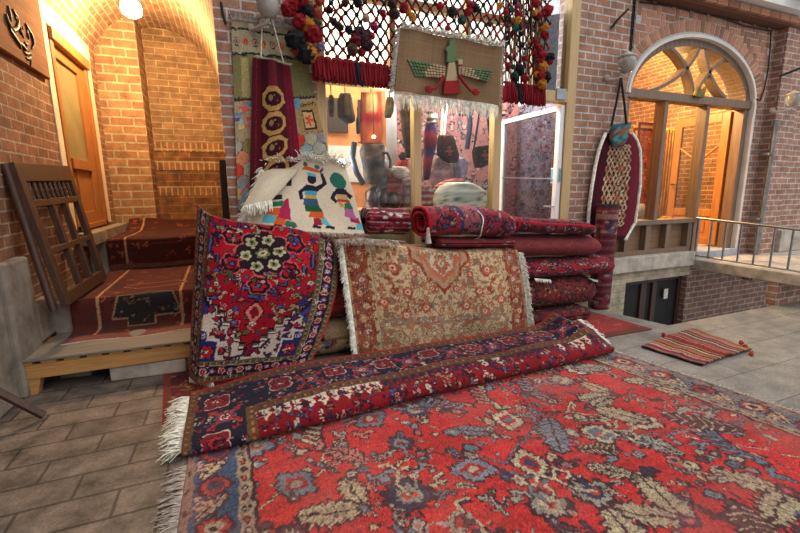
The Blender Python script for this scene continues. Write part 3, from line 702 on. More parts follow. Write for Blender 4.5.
# ---------------------------------------------------------------- the big red carpet on the floor
def cv_big():
    c = Cv(3.75, 2.75, 0.0065, (186, 54, 52)); g = random.Random(11)
    fx0 = 0.30
    pal = [(122, 128, 138), (176, 162, 132), (66, 62, 84), (150, 142, 128), (176, 112, 98), (100, 112, 124), (190, 174, 144), (96, 60, 58)]
    dk = (70, 46, 50)
    for k in range(26):
        x = fx0+g.uniform(0, 3.1); y = g.uniform(0, 2.7); p = [(x, y)]
        for t in range(8):
            x += g.choice([0.09, 0.14, -0.07])*1.1; y += g.choice([0.1, -0.1, 0.05, 0.13]); p.append((x, y))
        c.line(p, 0.018, dk); c.line(p, 0.010, g.choice(pal))
    pts = []
    for i in range(10):
        for j in range(8): pts.append((fx0+0.15+i*0.33+(0.16 if j % 2 else 0)+g.uniform(-.06, .06), 0.10+j*0.355+g.uniform(-.07, .07)))
    g.shuffle(pts)
    for n, (x, y) in enumerate(pts):
        r = n % 7; a, b = g.choice(pal), g.choice(pal); rot = g.choice([0.4, -0.5, 1.2, 2.3, 2.8, -2.2, 1.9, -1.2])
        if r == 0:
            for dr in (-0.6, 0.6): sleaf(c, TT(x, y, g.uniform(0.24, 0.36), rot+dr), (dk, (178, 160, 128), (112, 104, 96)), 7)
            rosette(c, x, y, 0.05, (dk, b, (186, 56, 52), a))
        elif r in (1, 4):
            palm(c, TT(x, y, g.uniform(0.18, 0.28), rot), (dk, a, b, (196, 70, 62)))
            hook(c, TT(x, y, 0.24, rot-0.8), 0.022, dk); hook(c, TT(x, y, 0.26, rot-0.8), 0.018, b); hook(c, TT(x, y, 0.26, rot-2.3, -1), 0.022, dk); hook(c, TT(x, y, 0.26, rot-2.3, -1), 0.018, g.choice(pal))
        elif r in (2, 5): sleaf(c, TT(x, y, g.uniform(0.22, 0.4), rot), (dk, a, dk if sum(a) > 330 else (180, 164, 136)), 8)
        elif r == 3:
            t = TT(x, y, 0.14, rot); c.poly(t(stepped(1, 0.8, 4)), dk); c.poly(t(stepped(0.86, 0.66, 4)), a); c.poly(t(stepped(0.5, 0.38, 3)), (160, 44, 46)); c.ell(x, y, 0.03, 0.025, b)
        else:
            t = TT(x, y, 0.16, rot); c.line(t([(-1, -0.2), (0, 0.1), (1, -0.1)]), 0.07, dk); c.line(t([(-0.95, -0.18), (0, 0.1), (0.95, -0.08)]), 0.045, a)
            for q in (-0.7, -0.35, 0, 0.35, 0.7): c.line(t([(q, 0), (q+0.2, 0.55)]), 0.045, dk); c.line(t([(q, 0), (q+0.18, 0.5)]), 0.024, b)
    red = lambda q: abs(q[0]-186) < 12 and q[1] < 80
    clutter(c, 620, red, pal, 0.04, 0.085, dk, 5, (fx0, 0, 3.42, 2.75))
    clutter(c, 520, red, pal, 0.02, 0.045, dk, 6, (fx0, 0, 3.42, 2.75))
    # end borders
    for (x0, s) in ((0.0, 1), (3.75, -1)):
        X = lambda d: (x0+s*d)
        def R(d0, d1, q): c.rect(min(X(d0), X(d1)), 0, max(X(d0), X(d1)), 2.75, q)
        R(0, 0.05, (140, 110, 96)); R(0.05, 0.27, (112, 112, 118) if s < 0 else (70, 84, 112)); R(0.27, 0.34, (160, 140, 116)); R(0.34, 0.355, dk)
        y = 0.02; k = 0
        while y < 2.75:
            a = g.choice(pal); x = X(0.16)
            if k % 2: palm(c, TT(x, y, 0.19, PI/2*s), (dk, (170, 60, 56), a, dk))
            else: sleaf(c, TT(x-0.07, y-0.06, 0.2, 0.9), (dk, (176, 160, 134), (120, 60, 56)), 5); hook(c, TT(x, y, 0.12, 2), 0.014, (196, 150, 120))
            diamond(c, X(0.305), y, 0.022, 0.035, (dk, (176, 70, 62))); diamond(c, X(0.305), y+0.075, 0.022, 0.03, (dk, a)); diamond(c, X(0.025), y, 0.012, 0.03, ((70, 50, 50),)); y += 0.15; k += 1
    st = vnoise(c.ny, c.nx, 40, 77, 2)[:, :1]*0+vnoise(c.ny, 4, 3, 78, 2)[:, :1]
    c.a = c.a*(0.90+0.2*st[..., None]); return c.finish(5, wob=0.011, var=0.12, dust=0.34, dustc=(170, 120, 110), speck=0.24)
t = thing('floor_carpet', (1.5, 1.5, 0), 'large red carpet lying flat over the foreground floor with grey leaf motifs', 'carpet', None)
cb = cv_big()
def P_big(u, v):
    k = u/3.75; Y = 0.15+v; xr = 3.14+(2.84-Y)*0.175; x = -0.33+k*(xr+0.33)
    return x, Y-0.03*k*0, 0.013+0.003*np.sin(u*5+v*3)*np.sin(v*4)
sheet('carpet_pile', cb, P_big, t, M['pile'], 0.011)
fringe('fringe', [(-0.33, 0.6, 0.012), (-0.33, 2.36, 0.012)], (-1, 0, 0), 0.11, 240, t, M['fringe_grey'], floor=0.001, r=0.003, jit=0.6)
fringe('fringe', [(3.45, 1.05, 0.012), (3.16, 2.8, 0.012)], (1, 0.1, 0), 0.06, 230, t, M['fringe_grey'], floor=0.001, r=0.003, jit=0.8)

# ---------------------------------------------------------------- long navy-bordered carpet folded along the pile
RW = 3.45
def cv_runner():
    c = Cv(RW, 1.25, 0.0055, (132, 20, 30)); g = random.Random(4)
    NV = (30, 28, 48)
    c.rect(0, 0, RW, 0.022, (176, 18, 34)); guard(c, 0, 0.022, RW, 0.088, (92, 66, 46), [(150, 112, 66), (124, 40, 38), (56, 48, 58)], 0.022)
    c.rect(0, 0.088, RW, 0.42, NV)
    for q in (0.096, 0.41): c.rect(0, q, RW, q+0.006, (150, 60, 50))
    guard(c, 0, 0.42, RW, 0.485, (92, 66, 46), [(156, 116, 66), (130, 38, 38), (48, 46, 66)], 0.022)
    def border(x, y, k, hor=True):
        o = 0.05 if k % 2 else -0.05
        px, py = (x, y+o*0.5) if hor else (x+o*0.5, y)
        if k % 2 == 0:
            c.poly(TT(px, py, 0.098)(petal(4, 1.0, 0.7, PI/4)), (200, 176, 160)); c.poly(TT(px, py, 0.088)(petal(4, 1.0, 0.72, PI/4)), (126, 22, 36)); rosette(c, px, py, 0.056, (NV, (176, 40, 44), NV, CREAM), 8)
        else:
            rosette(c, px, py, 0.066, ((70, 84, 130), (150, 34, 40), NV, GOLD), 6); rosette(c, px, py, 0.03, (CREAM, RED, NV, CREAM), 6)
            for a in (0.7, 2.4, -0.7, -2.4): sleaf(c, TT(px+0.05*math.cos(a), py+0.05*math.sin(a), 0.085, a), ((170, 60, 54), (140, 30, 38), NV), 3)
    k = 0; x = 0.60
    while x < RW: border(x, 0.254, k); x += 0.20; k += 1
    nav = lambda q: q[0] < 40
    clutter(c, 620, nav, [(170, 40, 46), (204, 184, 166), (90, 100, 140), (150, 110, 80), (130, 28, 40), (196, 120, 110)], 0.018, 0.036, (22, 18, 30), 8, (0.02, 0.1, RW, 0.41))
    x = 0; k = 0
    while x < RW:
        cr_ = (208, 190, 170) if (0.3 < x < 1.25 or g.random() < 0.25) else (60, 34, 50); w_ = g.uniform(0.06, 0.085)
        c.poly([(x, 0.485), (x+w_, 0.485), (x+w_*0.8, 0.515), (x+w_, 0.54), (x+w_*0.5, 0.585), (x+w_*0.1, 0.54), (x+w_*0.25, 0.515)], cr_); hook(c, TT(x+w_*0.4, 0.495, 0.05, 1.2), 0.009, NV); c.ell(x+w_*0.55, 0.54, 0.011, 0.011, (150, 26, 38)); x += w_*1.05; k += 1
    rr = lambda q: abs(q[0]-132) < 8 and q[1] < 40
    clutter(c, 1150, rr, [(204, 184, 166), (40, 40, 74), (150, 110, 80), (70, 84, 130), (84, 18, 30), (196, 120, 110), (30, 26, 40)], 0.02, 0.04, (60, 14, 26), 9, (0.1, 0.48, RW, 1.2))
    # border of the left end
    c.rect(0, 0.088, 0.42, 1.25, NV); guard(c, 0, 0.022, 0.05, 1.25, (96, 72, 48), [(160, 116, 64), (130, 36, 36)], 0.026); guard(c, 0.36, 0.40, 0.42, 1.25, (96, 72, 48), [(160, 116, 64), (130, 36, 36)], 0.026)
    for k, y in enumerate((0.24, 0.44, 0.64, 0.84, 1.04)): border(0.205, y, k, False)
    clutter(c, 180, nav, [(170, 40, 46), (204, 184, 166), (90, 100, 140), (150, 110, 80), (130, 28, 40)], 0.018, 0.036, (22, 18, 30), 18, (0.05, 0.1, 0.36, 1.2))
    return c.finish(21, wob=0.004, var=0.12, speck=0.14)
cr = cv_runner()
PL, PF = path([(3.16, 0.13), (3.0, 0.125), (2.8, 0.13), (2.66, 0.125), (2.555, 0.10), (2.52, 0.06), (2.56, 0.022), (2.7, 0.016), (3.05, 0.016)])
def P_run(u, v):
    y, z = PF(np.minimum(v, PL)); X = -0.36+u*1.0
    k = np.clip(u/0.7, 0, 1); th = 0.42+0.58*k*k*(3-2*k)                   # lies flatter at the left end
    yb = np.interp(X, [-.36, 0.0, 0.5, 1.2, 3.1], [-0.10, -0.12, -0.09, -0.03, 0.02]); yt = np.interp(X, [-.36, 0.2, 1.0, 2.0, 3.1], [-0.02, 0.02, 0.02, 0.0, 0.0])
    f = np.clip((3.16-y)/0.64, 0, 1)
    bumpz = 0.11*np.exp(-((X-2.96)/0.14)**2)*np.clip((y-2.55)/0.25, 0, 1) + 0.012*np.sin(u*7+1)*np.sin(v*5)*k
    sag = -0.05*np.exp(-((X-3.1)/0.12)**2)
    zz = 0.026+(z-0.012)*th+np.where(z > 0.03, bumpz, 0)+np.where(z > 0.08, sag*0.6, 0)
    return X, y+yb*f+yt*(1-f), np.maximum(zz, 0.026)
t = thing('folded_carpet', (1.3, 2.8, 0.02), 'long carpet with navy flower border folded along the foot of the pile', 'carpet')
sheet('carpet_pile', cr, P_run, t, M['pile'], 0.010)
fringe('fringe', [(-0.37, 3.1, 0.07), (-0.36, 2.8, 0.07), (-0.36, 2.45, 0.045)], (-1, -0.1, 0.1), 0.13, 210, t, M['fringe'], floor=0.004, jit=0.7, r=0.003)
fringe('fringe', [(3.10, 2.62, 0.10), (3.10, 2.78, 0.18), (3.10, 2.98, 0.22), (3.10, 3.1, 0.15)], (1, -0.2, 0), 0.06, 110, t, M['fringe'], floor=0.02, jit=0.8, r=0.003)

# ---------------------------------------------------------------- red medallion carpet hanging at the left of the pile
def cv_med():
    w, h = 1.16, 1.50; c = Cv(w, h, 0.005, (150, 14, 30)); g = random.Random(9)
    R0, DK = (158, 12, 30), (34, 16, 26); cx, cy = w/2, 1.13
    c.rect(0, 0, w, h, (200, 182, 168))
    n = 8; st = []
    for k in range(n):
        a = k/n; b = (k+1)/n
        st += [(0.37*(1-a)+0.02, -0.30-0.50*a), (0.37*(1-a)+0.02, -0.30-0.50*(a+0.55/n)), (0.37*(1-b)+0.02, -0.30-0.50*(a+0.55/n))]
    st += [(0.03, -0.83)]
    shp = [(0.43, 0.6), (0.43, -0.30)]+st+[(-x, y) for x, y in st[::-1]]+[(-0.43, -0.30), (-0.43, 0.6)]
    for f, q in ((1.10, DK), (1.075, (214, 198, 184)), (1.05, (88, 94, 60)), (1.025, DK), (1.0, R0)): c.poly(TT(cx, cy)([(x*f, y*f if y < 0 else y) for x, y in shp]), q)
    crm = lambda q: q[1] > 150
    clutter(c, 120, crm, [(130, 18, 40), (74, 40, 84), (92, 96, 60), (40, 44, 100), (170, 40, 60)], 0.045, 0.075, (60, 16, 36), 4, (0.2, 0.2, w-0.2, 0.9))
    clutter(c, 60, crm, [(130, 18, 40), (74, 40, 84), (170, 40, 60)], 0.022, 0.035, (60, 16, 36), 14, (0.2, 0.2, w-0.2, 0.9))
    for s in (-1, 1):
        c.poly([(cx+s*0.385, 0.19), (cx+s*0.385, 0.46), (cx+s*0.31, 0.46), (cx+s*0.31, 0.38), (cx+s*0.23, 0.38), (cx+s*0.23, 0.19)], (214, 198, 184)); c.poly([(cx+s*0.385, 0.19), (cx+s*0.385, 0.44), (cx+s*0.325, 0.44), (cx+s*0.325, 0.36), (cx+s*0.245, 0.36), (cx+s*0.245, 0.19)], (38, 42, 104))
        c.ell(cx+s*0.315, 0.265, 0.062, 0.056, DK); rosette(c, cx+s*0.315, 0.265, 0.055, ((196, 30, 44), (176, 24, 38), (120, 50, 60), CREAM), 6); rosette(c, cx+s*0.355, 0.40, 0.024, (CREAM, BLUE, RED, CREAM), 5)
        c.poly(TT(cx+s*0.40, 0.66, 0.09)(stepped(0.9, 1.3, 4)), DK); c.poly(TT(cx+s*0.40, 0.62, 0.078)(stepped(0.9, 1.3, 4)), (44, 56, 130)); c.poly(TT(cx+s*0.40, 0.62, 0.045)(stepped(0.9, 1.2, 3)), R0)
    # medallion: dark stepped outline, blue band, red heart with pale flowers
    for f, q in ((0.375, DK), (0.36, (70, 84, 140)), (0.345, DK), (0.33, (176, 18, 36))): c.poly(TT(cx, cy, f)(stepped(1.0, 1.05, 6)), q)
    for a, r in ((0.5, 0.235), (2.64, 0.235), (-0.55, 0.225), (-2.6, 0.225), (PI/2, 0.26), (-PI/2, 0.27)):
        x, y = cx+r*math.cos(a), cy+r*math.sin(a); c.poly(TT(x, y, 0.088)(petal(6, 1.0, 0.8)), (206, 96, 90)); c.poly(TT(x, y, 0.078)(petal(6, 1.0, 0.8)), DK); c.poly(TT(x, y, 0.052)(petal(6, 1.0, 0.8)), (180, 24, 40)); c.ell(x, y, 0.022, 0.022, DK); c.ell(x, y, 0.011, 0.011, (80, 100, 160))
    c.poly(TT(cx, cy, 0.20)(petal(8, 1.0, 0.78)), (206, 96, 90)); c.poly(TT(cx, cy, 0.188)(petal(8, 1.0, 0.78)), (46, 22, 40)); 
    for k in range(6):
        a = k*PI/3+0.3; rosette(c, cx+0.115*math.cos(a), cy+0.115*math.sin(a), 0.056, (DK, (196, 190, 150), (120, 124, 84), DK), 5)
    rosette(c, cx, cy, 0.062, (DK, (120, 124, 84), (206, 198, 160), (110, 20, 40)), 6)
    c.poly(TT(cx, 0.62, 0.085)(stepped(0.8, 1.3, 5)), DK); c.poly(TT(cx, 0.62, 0.07)(stepped(0.8, 1.3, 5)), (216, 120, 110)); c.poly(TT(cx, 0.62, 0.045)(stepped(0.7, 1.2, 4)), (120, 16, 34)); rosette(c, cx, 0.52, 0.03, (DK, CREAM, R0, CREAM), 5)
    red = lambda q: 120 < q[0] < 185 and q[1] < 32
    clutter(c, 330, red, [(200, 180, 160), (40, 44, 104), (150, 130, 80), (92, 96, 60), (26, 22, 34), (70, 84, 150), (200, 100, 96)], 0.026, 0.05, (64, 10, 24), 3, (0.2, 0.2, w-0.2, 1.5))
    clutter(c, 330, red, [(200, 180, 160), (40, 44, 104), (26, 22, 34), (84, 96, 70), (90, 10, 24)], 0.014, 0.028, (84, 10, 26), 13, (0.2, 0.2, w-0.2, 1.5))
    def ring(d0, d1, q):
        c.rect(d0, d0, d1, h, q); c.rect(w-d1, d0, w-d0, h, q); c.rect(d0, d0, w-d0, d1, q)
    OL = (98, 92, 62)
    ring(0, 0.016, (176, 16, 34)); ring(0.016, 0.054, OL); ring(0.054, 0.060, DK); ring(0.060, 0.145, (40, 16, 34)); ring(0.145, 0.151, (160, 150, 130)); ring(0.151, 0.190, OL); ring(0.190, 0.197, DK)
    for d in (0.035, 0.170):
        for k in range(110):
            y = d+k*0.017; q = [(140, 40, 44), (44, 40, 44), (150, 140, 96)][k % 3]
            for x in (d, w-d): c.ell(x, y, 0.010, 0.006, q)
            if k*0.017 < w-2*d: c.ell(d+k*0.017, d, 0.006, 0.010, q)
    k = 0; y = 0.10
    while y < h:
        for (x, yy) in ((0.102, y), (w-0.102, y)) + (((y, 0.102),) if y < w-0.06 else ()):
            if k % 2 == 0: c.ell(x, yy, 0.040, 0.040, (90, 20, 40)); rosette(c, x, yy, 0.033, ((216, 190, 176), (170, 30, 50), (60, 30, 50), PINK), 6)
            else: rosette(c, x, yy, 0.026, ((70, 90, 170), (150, 40, 60), (220, 200, 190), RED), 5); hook(c, TT(x-0.02, yy-0.02, 0.045, k), 0.008, (200, 180, 170))
        y += 0.074; k += 1
    brd = lambda q: abs(q[0]-40) < 4 and q[1] < 20
    clutter(c, 500, brd, [(176, 40, 60), (206, 190, 176), (70, 90, 170), (110, 116, 76)], 0.012, 0.02, (24, 10, 20), 23, (0.05, 0.05, w-0.05, 1.5))
    return c.finish(31, wob=0.005, var=0.12, speck=0.18)
cm = cv_med()
def bil(tl, tr, br, bl, u, v):      # v runs up from the bottom
    return (bl*(1-u)+br*u)*(1-v)+(tl*(1-u)+tr*u)*v
VF = 1.36                             # woven length that shows on the front
def P_med(u, v):
    k0 = u/cm.w; k = np.where(k0 > 0.19, k0, 0.19-(0.19-k0)*0.42); k = (k-0.11)/0.89; lb = np.clip(0.19-k0, 0, 1)*cm.w; f = np.clip(v/VF, 0, 1); over = np.clip(v-VF, 0, 1)
    e = lambda a, b, c_, d: bil(np.array(a), np.array(b), np.array(c_), np.array(d), k[..., None], f[..., None])
    TLx, TLz = U(196, 212, 3.50); TRx, TRz = U(345, 250, 3.46); BRx, BRz = U(308, 376, 3.26); BLx, BLz = U(186, 386, 3.27)
    q = e((TLx, 3.50, TLz), (TRx, 3.46, TRz), (BRx, 3.26, max(0.05, BRz)), (BLx, 3.27, max(0.05, BLz)))
    x, y, z = q[..., 0], q[..., 1], q[..., 2]
    x = x + 0.06*np.sin(PI*f)*np.clip((k-0.4)/0.6, 0, 1)
    y = y-0.10*np.sin(PI*f)*np.sin(PI*np.clip(k, 0.05, 0.95))-0.02*np.sin(k*9+f*3)*f
    z = z+0.065*np.exp(-((k-0.66)/0.26)**2)*f**4-0.01*np.exp(-((k-0.2)/0.12)**2)*f**3
    y = y+lb*0.85; z = z+0.04*(lb/0.2)**2*f**3
    y = y+np.where(over > 0, over*0.9, 0)+0.03*f**6; z = z+np.where(over > 0, 0.03*np.sin(np.clip(over/0.1, 0, 1)*PI/2)-over*0.3, 0)
    edge = np.clip((k-0.86)/0.14, 0, 1); z = z-0.09*edge**2*f**3; y = y+0.08*edge**2*f; x = x-0.05*edge**2*f**5
    return x, y, z
t = thing('draped_carpet', (0.2, 3.4, 0), 'bright red carpet with cream-edged medallion draped over left of the pile', 'carpet')
sheet('carpet_pile', cm, P_med, t, M['pile'], 0.012)
bx = [P_med(np.array([[u]]), np.array([[0.0]])) for u in (0.02, 0.34)]
fringe('fringe', [tuple(float(q[0, 0]) for q in b) for b in bx], (0, -0.1, -1), 0.06, 90, t, M['fringe'], floor=0.03, r=0.0025)

# ---------------------------------------------------------------- cream floral carpet hanging over the middle of the pile
def cv_cream():
    w, h = 1.86, 1.45; c = Cv(w, h, 0.0065, (190, 166, 126)); g = random.Random(17)
    tan, lt, dr, gb, rs = (176, 132, 84), (216, 196, 164), (150, 62, 46), (130, 130, 120), (200, 110, 84)
    m = w/2; c.a[:] = (206, 176, 134)
    c.poly(TT(m, 0.80, 1)(petal(10, 0.66, 0.56)), (210, 182, 142)); c.rect(0.36, 0.30, w-0.36, 0.325, (150, 120, 96))
    # medallion pendant hanging from the top fold
    pen = [(0, -0.44), (0.09, -0.34), (0.19, -0.28), (0.24, -0.14), (0.36, -0.06), (0.34, 0.1), (0.46, 0.2), (0.46, 0.6), (-0.46, 0.6), (-0.46, 0.2), (-0.34, 0.1), (-0.36, -0.06), (-0.24, -0.14), (-0.19, -0.28), (-0.09, -0.34)]
    c.poly(TT(m, 1.0, 0.92)(pen), dr); c.poly(TT(m, 1.005, 0.82)(pen), (186, 150, 120)); c.poly(TT(m, 1.02, 0.70)(pen), rs); c.poly(TT(m, 1.03, 0.58)(pen), lt); rosette(c, m, 0.92, 0.08, (dr, rs, lt, gb))
    for n in range(60):
        x, y = g.uniform(0.2, m), g.uniform(0.02, 1.4); p = [(x, y)]; ang = g.uniform(0, 6)
        for k in range(7): p.append((p[-1][0]+0.035*math.cos(ang), p[-1][1]+0.035*math.sin(ang))); ang += g.uniform(0.2, 0.8)*g.choice([1, 1, -0.6])
        c.line(p, 0.010, g.choice([(176, 128, 80), (160, 140, 112), (150, 104, 70)]))
    gnd = lambda q: q[0] > 204
    clutter(c, 360, gnd, [dr, rs, (150, 132, 110), tan, (186, 84, 62), (124, 120, 112), (206, 140, 104), (222, 206, 178)], 0.03, 0.06, (150, 104, 70), 6, (0.2, 0, m, 1.45))
    clutter(c, 500, gnd, [rs, tan, (186, 84, 62), (150, 130, 110), (222, 206, 178)], 0.015, 0.03, (170, 120, 80), 7, (0.2, 0, m, 1.45))
    for k, (x, y, r) in enumerate(((m-0.22, 0.47, 0.07), (m-0.42, 0.40, 0.075), (m-0.38, 0.62, 0.07), (m-0.12, 0.34, 0.05), (m-0.5, 0.84, 0.075), (m-0.30, 0.80, 0.05), (m-0.62, 0.52, 0.07), (m-0.13, 0.66, 0.05))):
        rosette(c, x, y, r*0.8, (dr, rs, lt, dr), 7)
    # scroll frame at the bottom
    for k in range(5):
        x = 0.36+k*0.14; c.line([(x, 0.30), (x+0.03, 0.36), (x+0.08, 0.37), (x+0.11, 0.33)], 0.016, gb); rosette(c, x+0.07, 0.20, 0.05, (gb, (200, 170, 120), dr, lt), 6)
    # side borders
    for d0, d1, q in ((0, 0.025, (176, 140, 96)), (0.025, 0.20, (150, 80, 56)), (0.20, 0.24, (196, 170, 128)), (0.24, 0.25, gb)): c.rect(d0, 0, d1, h, q)
    y = 0.03; k = 0
    while y < h:
        rosette(c, 0.112+0.02*(-1)**k, y, 0.05, ((120, 60, 46), (190, 120, 86), lt, dr) if k % 2 else (gb, (176, 72, 58), lt, gb), 6); hook(c, TT(0.15, y+0.05, 0.07, k), 0.012, (196, 160, 110)); diamond(c, 0.22, y, 0.014, 0.02, (dr,)); y += 0.115; k += 1
    bb = lambda q: abs(q[0]-150) < 3 and abs(q[1]-80) < 3
    clutter(c, 330, bb, [(120, 50, 40), (190, 120, 80), (206, 170, 126), (130, 120, 108), (176, 70, 54)], 0.018, 0.035, (110, 54, 40), 9, (0.02, 0, 0.2, 1.45))
    c.rect(0, 0, w, 0.012, (170, 120, 80))
    c.mirror_x(); return c.finish(41, wob=0.006, var=0.10, speck=0.12, dust=0.15, dustc=(205, 190, 165))
cc = cv_cream()
CF = 1.02
def P_cream(u, v):
    k = u/cc.w; f = np.clip(v/CF, 0, 1); over = np.clip(v-CF, 0, 1)
    TL, TR, BL, BR = U(343, 245, 3.46), U(519, 253, 3.44), U(359, 362, 3.34), U(526, 340, 3.36)
    tl, tr, bl, br = [np.array(q) for q in (TL, TR, BL, BR)]
    q = bil(tl, tr, br, bl, k[..., None], f[..., None]); x, z = q[..., 0], q[..., 1]
    y = 3.35+0.10*f-0.035*np.sin(PI*f)+0.016*np.sin(k*11+1.5)*(1-f*0.6)+0.02*np.sin(k*5+f*2)
    z = z+0.02*np.sin(k*7+1)*f**2-0.015*np.sin(PI*k)*f
    y = y+np.where(over > 0, over*0.96, 0); z = z+np.where(over > 0, 0.03*np.sin(np.clip(over/0.1, 0, 1)*PI/2), 0.0)
    return x, y, np.maximum(z, 0.03)
t = thing('draped_carpet', (1.85, 3.4, 0), 'cream floral carpet with red pendant hanging over the middle of the pile', 'carpet')
sheet('carpet_pile', cc, P_cream, t, M['pile'], 0.011)
for nm, u in (('l', 0.0), ('r', cc.w)):
    vs = np.linspace(0, 1.0, 15); p = [tuple(float(q[0, 0]) for q in P_cream(np.array([[u]]), np.array([[v]]))) for v in vs]
    fringe('fringe', p, (-1 if u == 0 else 1, -0.6, -0.1), 0.075, 380, t, M['fringe'], r=0.003, jit=0.5, droop=0.45)

# ---------------------------------------------------------------- hand-woven cream tapestry with three carrying women
def cv_tap():
    w, h = 1.08, 0.80; c = Cv(w, h, 0.004, (214, 198, 174))
    OR, GR, TQ, MG, NV, YE, PK = (206, 92, 40), (46, 110, 72), (92, 176, 190), (170, 36, 74), (44, 66, 100), (190, 150, 60), (176, 96, 150); SK = (34, 34, 52)
    def woman(x, s, kind):
        t = TT(x, 0.05, s); q = lambda pts, col: c.poly(t(pts), col)
        q([(-0.02, 0.0), (0.10, -0.02), (0.12, 0.03), (0.0, 0.05)], SK); q([(0.16, 0.0), (0.30, -0.02), (0.32, 0.03), (0.2, 0.05)], SK)
        if kind == 0:
            q([(-0.2, 0.06), (-0.02, 0.04), (0.0, 0.2), (-0.18, 0.22)], TQ); q([(-0.02, 0.04), (0.14, 0.02), (0.16, 0.14), (0.0, 0.2)], OR); q([(0.14, 0.02), (0.34, 0.0), (0.3, 0.08), (0.16, 0.12)], GR)
            q([(-0.22, 0.22), (0.02, 0.2), (0.04, 0.36), (-0.2, 0.34)], OR); q([(0.02, 0.16), (0.24, 0.12), (0.14, 0.56), (0.04, 0.46)], MG); q([(-0.2, 0.36), (0.08, 0.40), (0.06, 0.5), (-0.18, 0.46)], GR); q([(-0.22, 0.5), (0.04, 0.52), (0.02, 0.62), (-0.2, 0.6)], SK)
            q([(0.06, 0.8), (0.17, 0.8), (0.15, 1.0), (0.08, 0.98)], SK)
        elif kind == 1:
            q([(0.0, 0.05), (0.14, 0.04), (0.12, 0.16), (0.02, 0.17)], (150, 30, 50)); q([(0.14, 0.06), (0.26, 0.04), (0.2, 0.16), (0.12, 0.17)], TQ); q([(-0.06, 0.18), (0.18, 0.16), (0.16, 0.28), (-0.04, 0.28)], OR); q([(-0.1, 0.28), (0.16, 0.28), (0.12, 0.38), (-0.12, 0.39)], (34, 84, 52)); q([(-0.14, 0.39), (0.12, 0.38), (0.08, 0.52), (-0.14, 0.52)], (50, 84, 110)); q([(-0.12, 0.52), (0.08, 0.52), (0.06, 0.58), (-0.1, 0.58)], YE); q([(-0.12, 0.58), (0.08, 0.58), (0.1, 0.66), (-0.12, 0.67)], (70, 150, 170)); q([(-0.14, 0.67), (0.12, 0.66), (0.06, 0.76), (-0.1, 0.77)], SK)
            q([(-0.12, 0.75), (-0.24, 0.64), (-0.2, 0.5), (-0.14, 0.5), (-0.17, 0.62), (-0.06, 0.7)], SK); q([(0.06, 0.74), (0.2, 0.82), (0.16, 0.98), (0.22, 1.0), (0.28, 0.8), (0.1, 0.66)], SK)
            c.ell(*t([(0.0, 0.87)])[0], 0.085*s, 0.085*s, SK); q([(-0.1, 0.92), (0.1, 0.92), (0.06, 0.98), (-0.08, 0.98)], TQ); q([(-0.2, 1.0), (0.16, 1.0), (0.12, 1.06), (-0.16, 1.06)], OR)
            c.ell(*t([(-0.14, 1.09)])[0], 0.05*s, 0.04*s, GR); c.ell(*t([(0.1, 1.1)])[0], 0.05*s, 0.04*s, (40, 120, 110)); q([(0.16, 0.98), (0.24, 1.05), (0.22, 1.1), (0.14, 1.04)], (90, 60, 110))
        else:
            q([(0.12, 0.0), (0.26, -0.02), (0.28, 0.1), (0.16, 0.16)], TQ); q([(0.06, 0.14), (0.22, 0.1), (0.2, 0.22), (0.06, 0.24)], MG); q([(-0.02, 0.24), (0.16, 0.18), (0.14, 0.4), (0.0, 0.42)], PK); q([(-0.06, 0.42), (0.0, 0.40), (0.0, 0.5), (-0.1, 0.52)], YE); q([(0.0, 0.4), (0.14, 0.38), (0.12, 0.52), (0.02, 0.5)], GR); q([(-0.12, 0.52), (0.12, 0.51), (0.1, 0.57), (-0.1, 0.58)], (190, 50, 50)); q([(-0.1, 0.58), (0.08, 0.57), (0.1, 0.66), (-0.1, 0.66)], (200, 160, 110)); q([(-0.14, 0.66), (0.12, 0.66), (0.1, 0.76), (-0.1, 0.77)], SK)
            q([(-0.14, 0.72), (-0.22, 0.58), (-0.14, 0.48), (-0.1, 0.52), (-0.14, 0.6), (-0.06, 0.7)], SK); q([(0.1, 0.74), (0.2, 0.64), (0.14, 0.58), (0.08, 0.62)], SK); c.ell(*t([(0.0, 0.80)])[0], 0.07*s, 0.08*s, SK); c.ell(*t([(-0.02, 0.92)])[0], 0.16*s, 0.15*s, (40, 104, 90))
    woman(0.27, 0.60, 0); woman(0.61, 0.64, 1); woman(0.94, 0.60, 2)
    return c.finish(51, wob=0.003, var=0.06, speck=0.07)
ct = cv_tap()
def P_tap(u, v):
    k = u/ct.w; f = v/ct.h; e = lambda pts: [np.array(q) for q in pts]
    TL, TR, BL, BR = e((U(266, 166, 3.95), U(346, 166, 3.95), U(240, 232, 3.63), U(364, 234, 3.63)))
    q = bil(TL, TR, BR, BL, k[..., None], f[..., None]); x, z = q[..., 0], q[..., 1]
    y = 3.60+0.36*f**0.8-0.035*np.sin(k*8)*np.sin(f*PI)+0.03*np.sin(k*14+2)*f*(1-f)
    z = z+0.05*np.sin(k*PI)*f**3+0.02*np.sin(k*17)*f**4+0.03*(1-k)*(1-f)
    return x, y, z
t = thing('tapestry', (0.6, 3.8, 1.1), 'cream tapestry showing three women in bright skirts, draped on top of pile', 'tapestry')
sheet('woven_panel', ct, P_tap, t, M['cloth'], 0.008)
pt = lambda u, v: tuple(float(q[0, 0]) for q in P_tap(np.array([[u]]), np.array([[v]])))
fringe('fringe', [pt(u, ct.h) for u in np.linspace(0, ct.w, 10)], (0.1, -0.4, 0.8), 0.10, 190, t, M['fringe'], r=0.004, jit=1.0, droop=0.5)
fringe('fringe', [pt(u, 0.0) for u in np.linspace(0.1, ct.w, 10)], (0.1, -1.0, -0.1), 0.07, 160, t, M['fringe_grey'], r=0.003, jit=0.7, floor=1.06)
